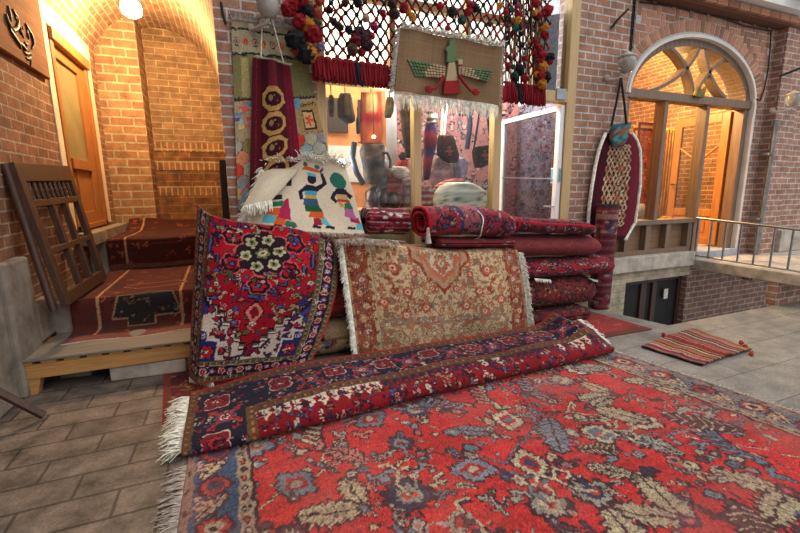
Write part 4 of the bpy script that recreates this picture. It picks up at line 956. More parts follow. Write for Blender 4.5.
fringe('fringe', [pt(0.0, v) for v in np.linspace(0.0, ct.h, 8)], (-1, -0.5, -0.3), 0.09, 130, t, M['fringe'], r=0.004, jit=0.8, droop=0.5)
fringe('fringe', [(*[U(px, py, 3.46)[0]], 3.46, U(px, py, 3.46)[1]) for px, py in ((332, 240), (362, 239), (398, 241))], (0.1, -1.0, -0.2), 0.09, 200, t, M['fringe_grey'], r=0.003, jit=0.9)
# its left corner is turned over: the plain back shows
cf = Cv(0.45, 0.45, 0.008, (206, 192, 168)).finish(3, var=0.06, speck=0.06)
def P_flap(u, v):
    a, b = u/0.45, v/0.45; A, B, Cc, D = [np.array(q) for q in (U(243, 206, 3.55), U(272, 200, 3.55), U(300, 168, 3.84), U(262, 172, 3.84))]
    q = bil(D, Cc, B, A, a[..., None], b[..., None]); return q[..., 0], 3.58+0.30*b-0.03*np.sin(a*5)-0.03*np.sin(PI*b), q[..., 1]
sheet('turned_corner', cf, P_flap, t, M['cloth'], 0.008)
fp = lambda a: tuple(float(q[0, 0]) for q in P_flap(np.array([[a]]), np.array([[0.0]])))
fringe('fringe', [fp(a) for a in np.linspace(0, 0.45, 6)], (0.0, -0.5, -1), 0.09, 70, t, M['fringe'], r=0.004, jit=0.6)
fringe('fringe', [pt(0.0, 0.3), (0.12, 3.56, 1.12), (0.28, 3.55, 1.10)], (0.0, -0.7, -0.6), 0.08, 90, t, M['fringe'], r=0.004, jit=0.8, floor=1.02)

# ---------------------------------------------------------------- folded carpets of the pile
def cv_motif(w, h, bg, pal, seed, border=True, dens=55, size=0.035, dk=(40, 26, 34), px=0.008, vb=0.5, var=0.12):
    c = Cv(w, h, px, bg); g = random.Random(seed)
    for n in range(int(dens*w*h)):
        x, y = g.uniform(0, w), g.uniform(0, h); a, b = g.choice(pal), g.choice(pal); k = n % 4; s = size*g.uniform(0.7, 1.4)
        if k == 0: rosette(c, x, y, s, (dk, a, b, a), 6)
        elif k == 1: hook(c, TT(x, y, s*2.6, g.uniform(0, 6)), 0.012, a)
        elif k == 2: c.poly(TT(x, y, s*1.2, g.uniform(0, 6))(stepped(1.2, 0.8, 3)), dk); c.poly(TT(x, y, s*0.95)(stepped(1.1, 0.7, 3)), a)
        else: sleaf(c, TT(x, y, s*2.6, g.uniform(0, 6)), (dk, a, b), 4)
    if border:
        c.rect(0, h*vb-0.14, w, h*vb-0.10, dk); c.rect(0, h*vb-0.10, w, h*vb+0.10, pal[0]); c.rect(0, h*vb+0.10, w, h*vb+0.14, dk)
        x = 0.05; k = 0
        while x < w: rosette(c, x, h*vb, 0.07, (dk, pal[1 % len(pal)], pal[2 % len(pal)], bg), 7) if k % 2 else c.poly(TT(x, h*vb, 0.08)(petal(4, 1, 0.5)), pal[2 % len(pal)]); x += 0.13; k += 1
    return c.finish(seed, wob=0.005, var=var, speck=0.12)
def bale(name, x0, x1, y0, y1, z0, z1, cv, t, round_l=0.05, round_r=0.14, droop=None, slew=0.0, grooves=(0.0,), n=2.6, thick=0, seed=1):
    """a carpet folded into a soft flat bundle: closed profile swept along x, rounded at its ends"""
    L = x1-x0; a, b = (y1-y0)/2, (z1-z0)/2; yc, zc = (y0+y1)/2, (z0+z1)/2; per = cv.h
    nu, nv = max(30, int(L/0.012)), max(60, int((4*a+4*b)/0.014))
    u = np.linspace(0, 1, nu+1); q = np.linspace(0, 2*PI, nv+1); Uu, Q = np.meshgrid(u, q)
    dist_l, dist_r = Uu*L, (1-Uu)*L
    el = np.sqrt(np.clip(1-(1-np.clip(dist_l/round_l, 0, 1))**2, 0.0025, 1)) if round_l else 1.0
    er = np.sqrt(np.clip(1-(1-np.clip(dist_r/round_r, 0, 1))**2, 0.0025, 1)) if round_r else 1.0
    k = el*er; cs, sn = np.cos(Q), np.sin(Q)
    cy = np.sign(cs)*np.abs(cs)**(2/n); cz = np.sign(sn)*np.abs(sn)**(2/n)
    gr = np.ones_like(Q)
    for gz in grooves: gr = gr-0.10*np.exp(-((cz-gz)/0.10)**2)*(np.abs(cy) > 0.5)
    wv = vnoise(nv+1, nu+1, 22, seed+70); wv[-1] = wv[0]
    kz = 0.25+0.75*k
    y = yc-a*cy*gr*(0.55+0.45*k); z = zc+b*cz*kz+(wv-0.5)*0.022*np.sin(Q/2)
    x = x0+Uu*L-(1-k)*0.0
    if droop is not None: z = z+np.interp(Uu, droop[0], droop[1])
    y = y+slew*(Uu-0.5)*L
    # colours: wrap the cloth around the profile
    col = cv.sample(Uu*cv.w, (Q/(2*PI))*per)
    me = grid_mesh(name, x, y, z, col)
    o = link(name, me, t, M['pile']); return o
def capped(me): return me
rp = [NAVY, (176, 150, 120), (160, 40, 46), (60, 70, 110), (120, 60, 60)]
# spiral-folded carpets: the flattened roll is one cloth, its end shows the turns
def fold_roll(name, x0, x1, yc, zc, ay, az, turns, bg, pal, seed, t, droop, slew=0.0, ph=0.9, selv=(176, 22, 44), dens=110, thick=0.026, band=None, inner=0.30):
    sp = []
    for k in range(90):
        q = k/89*2*PI*turns; r = inner+(1-inner)*k/89; c_, s_ = math.cos(q+PI*ph), math.sin(q+PI*ph)
        sp.append((-ay*r*math.copysign(abs(c_)**0.8, c_), az*r*math.copysign(abs(s_)**0.8, s_)))
    sl, sf = path(sp, False); L = x1-x0
    c = Cv(L, sl, 0.008, bg); dk = (50, 24, 36)
    if band:
        for (bx_0, bx_1, q) in band: c.rect(bx_0*L, 0, bx_1*L, sl, q)
    clutter(c, int(dens*4*L*sl), lambda q: True, pal, 0.022, 0.05, dk, seed, (0, 0, L, sl))
    c.rect(0, 0, 0.022, sl, selv); c.rect(0, 0, L, 0.02, selv); c.rect(0, sl-0.02, L, sl, selv); c.finish(seed, wob=0.005, speck=0.14)
    def P(u, v):
        y, z = sf(v); s = u/L; e = 1-0.35*np.clip((s-0.86)/0.14, 0, 1)**2
        return x0+u+0.012*np.sin(v*9), yc+y*e+slew*(s-0.5)*L, zc+z*e+np.interp(s, droop[0], droop[1])+0.008*np.sin(s*7+seed)
    return sheet(name, c, P, t, M['pile'], thick, px=0.011, up=-1)
t = thing('folded_carpet', (2.1, 3.58, 1.06), 'rose-red carpet folded into a thick roll, spiral end facing left, atop the pile', 'carpet', None)
fold_roll('carpet_roll', 1.66, 2.66, 3.58, 1.205, 0.19, 0.145, 2.15, (146, 46, 56), [(150, 60, 68), (56, 62, 100), (190, 150, 140), (176, 110, 106), (90, 30, 40), (70, 80, 120)], 61, t, ([0, 0.5, 1], [0.0, -0.02, -0.07]), band=((0.34, 0.37, (52, 56, 96)), (0.37, 0.56, (150, 84, 90)), (0.56, 0.59, (52, 56, 96))))
mb = MB(); p = [(2.22+0.01*math.sin(k), 3.58-0.225*math.cos(q), 1.165+0.165*math.sin(q)) for k, q in enumerate(np.linspace(-1.2, 1.5, 14))]
mb.tube(p, 0.006, 6); mb.build('tie_string', M['fringe'], t)
mb = MB(); mb.tube([(1.66, 3.40, 1.16), (1.65, 3.38, 1.10), (1.655, 3.38, 1.02)], [0.012, 0.02, 0.032], 8); mb.build('tassel', M['fringe_grey'], t)
# flat folded one right under it
c2 = cv_motif(1.0, 1.2, (120, 34, 44), [(60, 52, 84), (170, 130, 110), (150, 70, 66)], 63, border=True, vb=0.5)
t = thing('folded_carpet', (2.2, 3.58, 0.93), 'flat folded red and navy carpet under the spiral roll', 'carpet')
bale('carpet_bundle', 1.80, 2.72, 3.42, 3.90, 0.955, 1.045, c2, t, round_l=0.02, round_r=0.1, droop=([0, 1], [0.0, -0.05]), seed=2)
# small striped kilim roll to its left
c3 = Cv(0.62, 1.1, 0.006, (96, 22, 36)); g = random.Random(2)
for k in range(40):
    y = k*0.028; c3.rect(0, y, 0.62, y+0.011, [(150, 40, 60), (48, 26, 46), (170, 90, 96), (120, 30, 44), (196, 170, 160)][k % 5])
for k in range(70): c3.poly(TT(g.uniform(0, .62), g.uniform(0, 1.1), 0.03)(stepped(1, 0.6, 2)), g.choice([(206, 190, 180), (60, 34, 60), (170, 50, 66)]))
c3.finish(7, speck=0.14)
t = thing('folded_kilim', (1.38, 3.66, 1.06), 'small striped crimson kilim folded beside the cream tapestry', 'kilim')
bale('kilim_bundle', 1.17, 1.63, 3.66, 3.99, 1.09, 1.35, c3, t, round_l=0.03, round_r=0.04, n=2.3, droop=([0, 1], [0.0, -0.03]), seed=3)
# stack on the right side of the pile
def cv_bundle(w, h, bg, pal, seed, dens, smin=0.025, smax=0.06, dk=(46, 26, 34), bands=()):
    c = Cv(w, h, 0.008, bg)
    for y0, y1, q in bands: c.rect(0, y0*h, w, y1*h, q)
    clutter(c, int(dens*w*h), lambda q: True, pal, smin, smax, dk, seed, (0, 0, w, h)); return c.finish(seed, wob=0.006, var=0.14, speck=0.14)
t = thing('folded_carpet', (3.1, 3.62, 1.0), 'narrow folded carpet with open red-lined end, topmost of the right stack', 'carpet')
fold_roll('carpet_roll', 2.70, 3.78, 3.64, 1.115, 0.20, 0.075, 1.6, (120, 42, 46), [(44, 36, 46), (170, 140, 126), (140, 50, 50), (60, 60, 80), (96, 30, 38)], 65, t, ([0, 0.4, 1], [0.03, 0.0, -0.07]), slew=-0.05, thick=0.02, inner=0.45)
specs = [
 ('plain wine-brown carpet folded softly, second from top of the right stack', 2.66, 3.93, 3.46, 3.96, 0.745, 0.985, cv_bundle(1.3, 1.3, (128, 54, 56), [(118, 48, 52), (138, 64, 64), (112, 46, 54)], 66, 220, dk=(118, 48, 52)), ([0, 0.5, 1], [0.03, 0.01, -0.03]), -0.04, 0.03, 0.14, 2.1, ()),
 ('scarlet carpet with navy scroll figures folded third from top of right stack', 2.80, 4.12, 3.44, 3.92, 0.515, 0.72, cv_bundle(1.4, 1.3, (150, 32, 44), [(44, 44, 80), (186, 150, 126), (176, 70, 66), (96, 104, 140), (150, 32, 44), (60, 30, 50)], 67, 420), ([0, 1], [0.015, -0.01]), -0.05, 0.03, 0.10, 2.3, ()),
 ('thick brown-red carpet roll with dim gold specks, fourth from top of right stack', 2.80, 3.90, 3.46, 3.97, 0.155, 0.50, cv_bundle(1.2, 1.7, (118, 44, 42), [(80, 60, 76), (156, 112, 70), (136, 54, 48), (160, 70, 60), (96, 36, 38), (60, 44, 56)], 68, 380, 0.03, 0.06), ([0, 1], [0.02, 0.0]), -0.04, 0.03, 0.12, 2.1, ()),
 ('dark red patterned carpet folded flat at the bottom of the right stack', 2.82, 3.80, 3.40, 3.97, 0.012, 0.15, cv_bundle(1.0, 1.5, (112, 34, 38), [(46, 40, 60), (160, 120, 90), (140, 50, 48), (90, 60, 60)], 69, 420), ([0, 1], [0.0, 0.0]), -0.03, 0.03, 0.12, 2.6, (0.0,))]
for lab, x0, x1, y0, y1, z0, z1, cv, dr, sl_, rl, rr, nn, grv in specs:
    t = thing('folded_carpet', ((x0+x1)/2, (y0+y1)/2, z0), lab, 'carpet')
    bale('carpet_bundle', x0, x1, y0, y1, z0, z1, cv, t, rl, rr, dr, sl_*1.0, n=nn, seed=int(x1*100), grooves=grv)
    if 'scarlet' in lab: fringe('fringe', [(4.10, 3.5, 0.58), (4.10, 3.7, 0.58)], (1, -0.3, -0.2), 0.04, 40, t, M['fringe_grey'], r=0.003); fringe('fringe', [(2.95, 3.46, 0.56), (3.15, 3.44, 0.53)], (-0.3, -1, -0.3), 0.05, 60, t, M['fringe'], r=0.003)
    if 'gold' in lab: fringe('fringe', [(3.74, 3.48, 0.48), (3.88, 3.52, 0.44)], (0.4, -1, 0.1), 0.05, 60, t, M['fringe'], r=0.003)
# carpets inside the pile, their ends show between the two draped ones
hid = [('beige and red folded carpet glimpsed low between the two draped carpets', 0.35, 2.68, 3.50, 3.98, 0.012, 0.34, ((170, 140, 104), [(150, 60, 50), (190, 160, 120), (90, 90, 100)])),
       ('brick-red folded carpet in the pile under the cream floral one', 0.30, 2.66, 3.52, 3.99, 0.35, 0.64, ((128, 40, 40), [(60, 50, 70), (170, 130, 90), (150, 60, 50)])),
       ('navy and red folded carpet at the top of the covered pile', 0.20, 2.64, 3.56, 3.98, 0.65, 0.88, ((100, 30, 40), [(40, 44, 74), (160, 120, 90), (150, 50, 50)]))]
for k, (lab, x0, x1, y0, y1, z0, z1, (bg, pal)) in enumerate(hid):
    t = thing('folded_carpet', ((x0+x1)/2, (y0+y1)/2, z0), lab, 'carpet')
    bale('carpet_bundle', x0, x1, y0, y1, z0, z1, cv_motif(x1-x0, 1.2, bg, pal, 80+k, dens=70, border=False, px=0.012), t, 0.05, 0.08, seed=30+k)
t = thing('folded_carpet', (0.3, 3.8, 0.8), 'thick folded crimson carpet propping the tapestry at the left end', 'carpet')
bale('carpet_bundle', -0.10, 0.86, 3.64, 3.98, 0.885, 1.10, cv_motif(1.0, 1.0, (130, 30, 40), rp, 90, dens=60, border=False, px=0.012), t, 0.05, 0.08, seed=36)

# ---------------------------------------------------------------- carpet roll standing on end
c4 = Cv(1.35, 1.30, 0.008, (110, 44, 52)); g = random.Random(8)
for k in range(30):
    y = k*0.045; c4.rect(0, y, 1.35, y+0.02, [(84, 34, 44), (126, 62, 66), (70, 44, 60), (140, 84, 80)][k % 4])
for k in range(160): c4.poly(TT(g.uniform(0, 1.35), g.uniform(0, 1.3), 0.03)(stepped(1.2, 0.7, 2)), g.choice([(60, 50, 84), (160, 120, 110), (140, 40, 50), (96, 96, 110)]))
c4.rect(0, 1.27, 1.35, 1.3, (60, 50, 56)); c4.rect(0, 1.13, 1.35, 1.19, (150, 110, 104)); c4.finish(8, speck=0.12)
def P_stand(u, v):
    q = 1.2+u/1.35*2*PI*1.9; r = 0.07+0.06*(u/1.35)*1.0
    return 4.28+r*np.cos(q+2.2)+0.02*(v-0.6), 3.79-r*np.sin(q+2.2), v+0.004
t = thing('rolled_carpet', (4.28, 3.79, 0), 'rolled carpet standing on end against the brick pier', 'carpet')
sheet('carpet_roll', c4, P_stand, t, M['pile'], 0.014, px=0.012)

# ---------------------------------------------------------------- small rugs on the paving
c5 = cv_motif(0.95, 0.74, (150, 54, 50), [(186, 60, 56), (120, 60, 56), (196, 90, 80)], 71, border=False, dens=70, size=0.05, dk=(130, 50, 50))
c5.rect(0, 0, 0.95, 0.10, (112, 60, 48)); c5.rect(0, 0.64, 0.95, 0.74, (120, 70, 60))
def P_pink(u, v): return 3.12+u-0.10*v+0.02, 2.93+v*0.98-0.02*u, 0.012+0*u
t = tag(sheet('small_rug', c5, P_pink, None, M['pile'], 0.010), 'faded rose-red rug lying on the paving behind the stack by the stairwell', 'rug')
c6 = cv_motif(0.5, 1.3, (96, 40, 40), [(130, 40, 40), (70, 40, 44), (150, 100, 70)], 72, border=False, dens=120)
c6.rect(0, 0, 0.016, 1.3, (170, 24, 34)); c6.rect(0.016, 0, 0.05, 1.3, (110, 66, 46)); c6.rect(0.05, 0, 0.06, 1.3, (150, 30, 40)); c6.rect(0, 0, .5, .014, (170, 24, 34)); c6.finish(2)
def P_under(u, v): return -0.515+u-0.115*v, 2.86+v, 0.007+0*u
tag(sheet('small_rug', c6, P_under, None, M['pile'], 0.006), 'narrow dark rug with red edge lying under the pile beside the wooden bench', 'rug')

# ---------------------------------------------------------------- striped saddle bag on the paving
c7 = Cv(0.92, 0.62, 0.005, (120, 44, 52)); g = random.Random(13)
stripes = [((40, 30, 40), .02), ((150, 110, 60), .016), ((130, 30, 44), .022), ((50, 46, 84), .014), ((176, 130, 120), .018), ((150, 40, 44), .02), ((170, 140, 80), .016), ((44, 36, 50), .018), ((196, 80, 50), .014), ((120, 96, 60), .02), ((140, 44, 60), .02), ((60, 70, 110), .012), ((190, 160, 110), .014)]
y = 0; k = 0
while y < 0.62: q, d = stripes[k % len(stripes)]; c7.rect(0, y, 0.92, y+d, q); y += d; k += 1
y = 0.30; c7.rect(0, 0.275, 0.92, 0.365, (120, 34, 40))
for k in range(24): diamond(c7, 0.02+k*0.04, 0.32, 0.018, 0.034, ((176, 60, 40) if k % 2 else (60, 40, 60), (190, 150, 90)))
c7.finish(9, wob=0.003, speck=0.12)
qa = [G(641, 348), G(693, 330), G(752, 351), G(702, 367)]     # far-left, back, right, front corners
def P_sad(u, v):
    a, b = u/0.92, v/0.62; A = [np.array(q) for q in qa]
    q = bil(A[1], A[2], A[3], A[0], a[..., None], b[..., None])
    return q[..., 0], q[..., 1], 0.018+0.022*np.exp(-((b-0.5)/0.09)**2)+0.016*np.exp(-((b-0.25)/0.18)**2)+0.016*np.exp(-((b-0.78)/0.18)**2)+0.004*np.sin(a*14)
t = thing('saddle_bag', (4.0, 2.4, 0), 'striped woven saddle bag lying flat on the grey paving', 'saddle bag')
sheet('striped_weave', c7, P_sad, t, M['pile'], 0.014)
def yarn_pom(mb, c, r, col, jit=0.28):
    mb.col = col; mb.ball(c, r, 11, 8, jit)
pm = MB()
for px, py in ((745, 349), (751, 356), (663, 337), (741, 345)):
    x, y = G(px, py); m2 = MB(); yarn_pom(m2, (x, y, 0.024), 0.02, (176, 70, 44) if px > 700 else (170, 40, 44)); m2.build('tassel', M['yarn'], t)
# ================================================================ hangings on the shop front
def sheet_px(name, cv, corners, Y, parent, mat, thick, f=None, n=None):
    """cloth hanging from four corners (TL, TR, BR, BL) in the upright plane at depth Y; f(k, f) adds folds towards the viewer"""
    A = [np.array(U(px, py, Y)) for px, py in corners]
    def P(u, v):
        k, q = u/cv.w, v/cv.h; r = bil(A[0], A[1], A[2], A[3], k[..., None], q[..., None])
        return r[..., 0], Y-(f(k, q) if f else 0*k), r[..., 1]
    return sheet(name, cv, P, parent, mat, thick)
# honeycomb wall carpet
cg = Cv(0.96, 1.55, 0.006, (150, 134, 106)); g = random.Random(5); w, h = 0.96, 1.55
cg.rect(0, h-0.07, w, h, (140, 128, 104)); cg.rect(0, h-0.26, w, h-0.07, (150, 140, 112)); cg.rect(0, h-0.27, w, h-0.25, (40, 40, 46)); cg.rect(0, h-0.08, w, h-0.06, (40, 40, 46))
for k in range(8): rosette(cg, 0.06+k*0.12, h-0.165, 0.04, ((40, 56, 70), (150, 140, 120), (180, 84, 56), (40, 56, 70)) if k % 2 == 0 else ((180, 84, 60), (180, 84, 60), (120, 60, 50), GOLD), 6)
cg.rect(0, h-0.62, w, h-0.27, (112, 108, 70))
for x, q in ((0.10, (150, 136, 92)), (0.24, (120, 116, 66)), (0.5, (128, 120, 74))): cg.rect(x, h-0.60, x+0.09, h-0.29, q)
cg.poly([(0.30, h-0.5), (0.36, h-0.5), (0.36, h-0.38), (0.33, h-0.33), (0.30, h-0.38)], (196, 84, 56))
for x, y in ((0.62, 0.40),): cg.poly(TT(x, h-y, 0.10)(petal(8, 1, 0.3)), (44, 52, 66)); 
cg.rect(0, h-0.63, w, h-0.61, (44, 40, 44)); 
for k in range(26): cg.ell(0.02+k*0.04, h-0.62, 0.014, 0.018, (60, 50, 44))
for n in range(18): x, y = g.uniform(0, 0.26), h-g.uniform(0.66, 0.86); cg.rect(x, y, x+g.uniform(0.04, 0.1), y+0.03, g.choice([(100, 130, 150), (190, 90, 80), (70, 80, 120), (190, 170, 110), (150, 160, 160)]))
cg.rect(0.70, h-0.95, 0.96, h-0.66, (150, 120, 76)); cg.rect(0.76, h-0.92, 0.90, h-0.74, (40, 40, 40)); cg.rect(0.775, h-0.905, 0.885, h-0.755, (186, 150, 110)); cg.poly(TT(0.83, h-0.83, 0.055)(petal(5, 1, 0.35)), (190, 80, 50)); 
for k in range(9): cg.line(TT(0.64+k*0.035, h-0.69, 0.025)([(-1, 0), (0, 0.6), (1, 0)]), 0.008, (50, 40, 36))
cg.rect(0.66, h-0.72, 0.76, h-0.62, (96, 134, 156)); cg.rect(0.44, h-0.64, 0.62, h-0.5, (90, 130, 150))
hexp = [(190, 104, 84), (150, 150, 140), (170, 150, 96), (124, 116, 66), (130, 124, 120), (190, 60, 46), (130, 150, 150), (196, 120, 90), (160, 156, 130)]
for j in range(7):
    for i in range(8):
        x = i*0.135+(0.067 if j % 2 else 0); y = h-1.01-j*0.098
        if x > 0.30 or y > h-0.99 or y < h-1.0 or True:
            hx = [(0.072*math.cos(a)*1.12, 0.072*math.sin(a)) for a in [PI/6+k*PI/3 for k in range(6)]]
            if y > h-0.95 and x > 0.28: continue
            cg.poly([(x+a, y+b) for a, b in hx], (70, 62, 58)); cg.poly([(x+a*0.92, y+b*0.92) for a, b in hx], g.choice(hexp))
cg.rect(0.03, 0.06, 0.30, 0.24, (120, 140, 150)); cg.line([(0.03, 0.15), (0.1, 0.22), (0.16, 0.1), (0.22, 0.2), (0.3, 0.12)], 0.02, (180, 84, 70)); cg.rect(0.68, 0.0, w, 0.22, (120, 124, 128))
cg.a = np.minimum(cg.a*1.22, 235); cg.finish(15, wob=0.006, var=0.10, speck=0.14)
t = thing('wall_carpet', (0.5, 4.0, 1.5), 'faded patchwork wall carpet with honeycomb pattern hanging on the shop front', 'carpet')
sheet_px('carpet_pile', cg, [(231, 19), (299, 29), (337, 190), (238, 212)], 4.02, t, M['pile'], 0.012, lambda k, f: 0.012*np.sin(k*7))
tp = [U(px, py, 4.01) for px, py in ((231, 19), (265, 24), (299, 29))]
fringe('fringe', [(x, 4.0, z) for x, z in tp], (0, -0.3, 1), 0.05, 120, t, M['fringe_grey'], r=0.003, droop=0.1)
mb = MB(); a = [(*U(x, y, 4.02), 0) for x, y in ((229, 14), (262, 20), (306, 26))]; mb.tube([(p[0], 4.02, p[1]) for p in a], 0.008, 6); mb.build('hanging_rod', M['iron'], t)
# crimson runner hung before it
cq = Cv(0.46, 1.30, 0.005, (74, 14, 26)); w, h = 0.46, 1.30
cq.rect(0, 0, 0.10, h, (92, 18, 34)); cq.rect(w-0.10, 0, w, h, (98, 18, 38)); cq.rect(w-0.05, 0, w, h, (120, 22, 44))
for k in range(60):
    for x in (0.05, w-0.07): cq.ell(x, k*0.022, 0.008, 0.006, (130, 40, 48))
y = h-0.36; k = 0
for y in (h-0.36, h-0.60, h-0.84, h-1.07, h-1.28):
    q = [(0.13*math.cos(a), 0.125*math.sin(a)) for a in [PI/8+i*PI/4 for i in range(8)]]; cq.poly(TT(w/2, y)(q), (186, 146, 84)); cq.ell(w/2, y, 0.09, 0.072, (58, 16, 26)); cq.ell(w/2-0.03, y+0.01, 0.02, 0.03, (150, 120, 84)); cq.ell(w/2+0.04, y-0.02, 0.012, 0.016, (160, 50, 50)); cq.ell(w/2+0.01, y+0.03, 0.01, 0.01, (150, 120, 84))
cq.rect(w/2-0.035, h-0.26, w/2+0.035, h-0.235, (200, 120, 100)); cq.rect(w/2-0.05, h-0.24, w/2+0.05, h, (112, 32, 44))
cq.finish(16, wob=0.003, speck=0.14)
t = thing('hanging_runner', (0.45, 3.96, 1.5), 'crimson runner with golden octagons hung by white strings over the patchwork carpet', 'runner')
sheet_px('carpet_pile', cq, [(253, 57), (290, 66), (303, 178), (249, 208)], 3.955, t, M['pile'], 0.014, lambda k, f: 0.02*np.cos((k-0.5)*9)*f+0.03*np.sin(PI*k))
for a, b in (((262, 24), (261, 58)), ((270, 12), (284, 64))):
    mb = MB(); mb.tube([(U(*a, 3.97)[0], 3.97, U(*a, 3.97)[1]), (U(*b, 3.94)[0], 3.94, U(*b, 3.94)[1])], 0.006, 5); mb.build('string', M['fringe'], t)
x, z = U(265, 24, 3.97); mb = MB(); mb.tube([(x+0.04*math.cos(q), 3.96, z+0.03*math.sin(q)) for q in np.linspace(0, 5.5, 12)], 0.008, 5); mb.build('string', M['fringe'], t)
tp = [U(px, py, 3.94) for px, py in ((253, 57), (272, 61), (290, 66))]; fringe('fringe', [(x, 3.92, z) for x, z in tp], (0.3, -0.4, 0.3), 0.03, 50, t, M['fringe'], r=0.0025)

# wall lanterns: a glass jar on an iron ring
def lantern(px, py, Y, wall_y, lab, s=1.0):
    x, z = U(px, py, Y); t = thing('wall_lantern', (x, Y, z), lab, 'lantern')
    mb = MB(); mb.lathe((x, Y, z), [(0.03*s, -0.12*s), (0.075*s, -0.10*s), (0.115*s, -0.03*s), (0.12*s, 0.04*s), (0.105*s, 0.085*s)], 20); mb.build('glass_globe', M['glass_milk'], t)
    mb = MB(); mb.lathe((x, Y, z), [(0.115*s, 0.085*s), (0.125*s, 0.10*s), (0.10*s, 0.115*s), (0.03*s, 0.15*s), (0.012*s, 0.17*s)], 20); mb.build('lantern_cap', M['stone'], t)
    mb = MB(); mb.tube([(x, Y, z-0.11*s), (x-0.03, Y, z-0.17*s), (x-0.10, (Y+wall_y)/2, z-0.19*s), (x-0.13, wall_y, z-0.16*s)], 0.016, 8); mb.ball((x-0.13, wall_y-0.03, z-0.15*s), 0.045*s, 12, 8); mb.build('bracket', M['stone'], t)
    return t, x, z
M['glass_milk'] = m_plain('milky_glass', (190, 186, 178), 0.12, 0.0, 0.05, 5, 0); M['glass_milk'].node_tree.nodes['Principled BSDF'].inputs['Transmission Weight'].default_value = 0.5
lantern(268, 7, 3.84, 4.05, 'clear glass lantern on the brick above the patchwork carpet', 0.75)
lantern(627, 64, 3.86, 4.05, 'glass lantern on the brick pier with black strap hanging below', 0.85)
lantern(793, 100, 3.70, 3.90, 'glass lantern by the drainpipe at the right end of the facade', 0.8)

# ---------------------------------------------------------------- pompom net over the shop window
pomcol = [(150, 22, 36), (30, 30, 36), (150, 22, 36), (196, 130, 40), (166, 30, 44), (170, 30, 96), (36, 80, 66), (176, 136, 126), (60, 40, 40), (30, 30, 40), (140, 20, 34)]
pom_me = {}
def pom(name, c, r, col, parent, sq=(1, 1, 1)):
    key = (name, col, sq)
    if key not in pom_me:
        mb = MB(); mb.col = col; mb.ball((0, 0, 0), 1.0, 13, 9, 0.22, sq); o = mb.build(name, M['yarn'], parent); pom_me[key] = o
    else:
        o = pom_me[key].copy(); COL.objects.link(o); o.parent = parent
    o.location = Vector(c)-wloc(parent); o.scale = (r, r, r); o.rotation_euler = (0, 0, rnd.uniform(0, 6)); return o
t = thing('pompom_net', (2.1, 3.97, 2.6), 'knotted black cord net with coloured pompoms and red tassels over the shop window', 'net')
mb = MB(); NX0, NX1, NZ0, NZ1 = 0.83, 3.46, 2.72, 3.95; cw, ch = 0.095, 0.125
ni, nj = int((NX1-NX0)/cw), int((NZ1-NZ0)/ch); g = random.Random(6); node = {}
for j in range(2*nj+1):
    for i in range(ni+1):
        x = NX0+i*cw+(cw/2 if j % 2 else 0); z = NZ0+j*ch/2
        node[i, j] = (x+g.uniform(-.012, .012), 3.975+g.uniform(-.012, .012)-0.03*math.sin(x*3), z+g.uniform(-.012, .012)+0.015*math.sin(x*4))
for (i, j), p in node.items():
    mb.col = (30, 28, 32)
    for di in ((0, 1) if j % 2 else (-1, 0)):
        q = node.get((i+di, j+1))
        if q: mb.tube([p, q], 0.009, 5, False)
    mb.col = g.choice([(150, 24, 36), (150, 24, 36), (36, 34, 40), (36, 34, 40), (120, 60, 50), (180, 60, 50)]); mb.ball(p, 0.022, 6, 4)
mb.build('cord_net', M['yarn'], t)
rc = lambda: rnd.choice(pomcol)
for px, py in ((330, 10), (345, 3), (372, 36), (362, 52), (349, 30), (392, 4), (374, 26), (383, 13), (368, 33), (352, 42), (340, 27), (395, 14), (334, 22), (358, 3), (366, 18), (412, 17), (404, 8), (452, 12), (462, 20), (476, 8), (448, 28), (490, 24), (468, 12), (500, 6), (408, 11), (470, 5), (440, 6)):
    x, z = U(px, py, 3.93); pom('pompom', (x, 3.93, z), rnd.uniform(0.028, 0.045), rc(), t)
for px, py in ((359, 34), (361, 40), (356, 40), (364, 38), (367, 45), (352, 50)):
    x, z = U(px, py, 3.92); pom('pompom', (x, 3.91, z), 0.055, rnd.choice([(120, 30, 36), (90, 60, 50), (160, 110, 100), (60, 34, 40)]), t)
for k in range(40):      # the gathered right end
    px = rnd.uniform(505, 538); py = rnd.uniform(0, 84); x, z = U(px, py, 3.92); pom('pompom', (x, rnd.uniform(3.88, 3.94), z), rnd.uniform(0.02, 0.042), rc(), t)
mb = MB(); mb.col = (60, 50, 46)
for k in range(34):
    px = 503+k*1.1; a = [U(px+rnd.uniform(-2, 2), y, 3.95) for y in (-6, 30, 60, 92)]; mb.col = rnd.choice([(40, 36, 40), (150, 140, 130), (120, 40, 44), (140, 110, 70), (50, 46, 50)]); mb.tube([(p[0], 3.95+rnd.uniform(-.03, .03), p[1]) for p in a], 0.007, 4, False)
mb.build('gathered_cord', M['yarn'], t)
mb = MB(); mb.col = (60, 30, 34); a = [U(x, y, 3.95) for x, y in ((312, 58), (352, 64), (396, 69))]; mb.tube([(p[0], 3.95, p[1]) for p in a], 0.012, 6); mb.build('edge_cord', M['yarn'], t); mb = MB(); mb.col = (60, 30, 34); a = [U(x, y, 3.95) for x, y in ((503, 82), (545, 88))]; mb.tube([(p[0], 3.95, p[1]) for p in a], 0.012, 6); mb.build('edge_cord', M['yarn'], t)
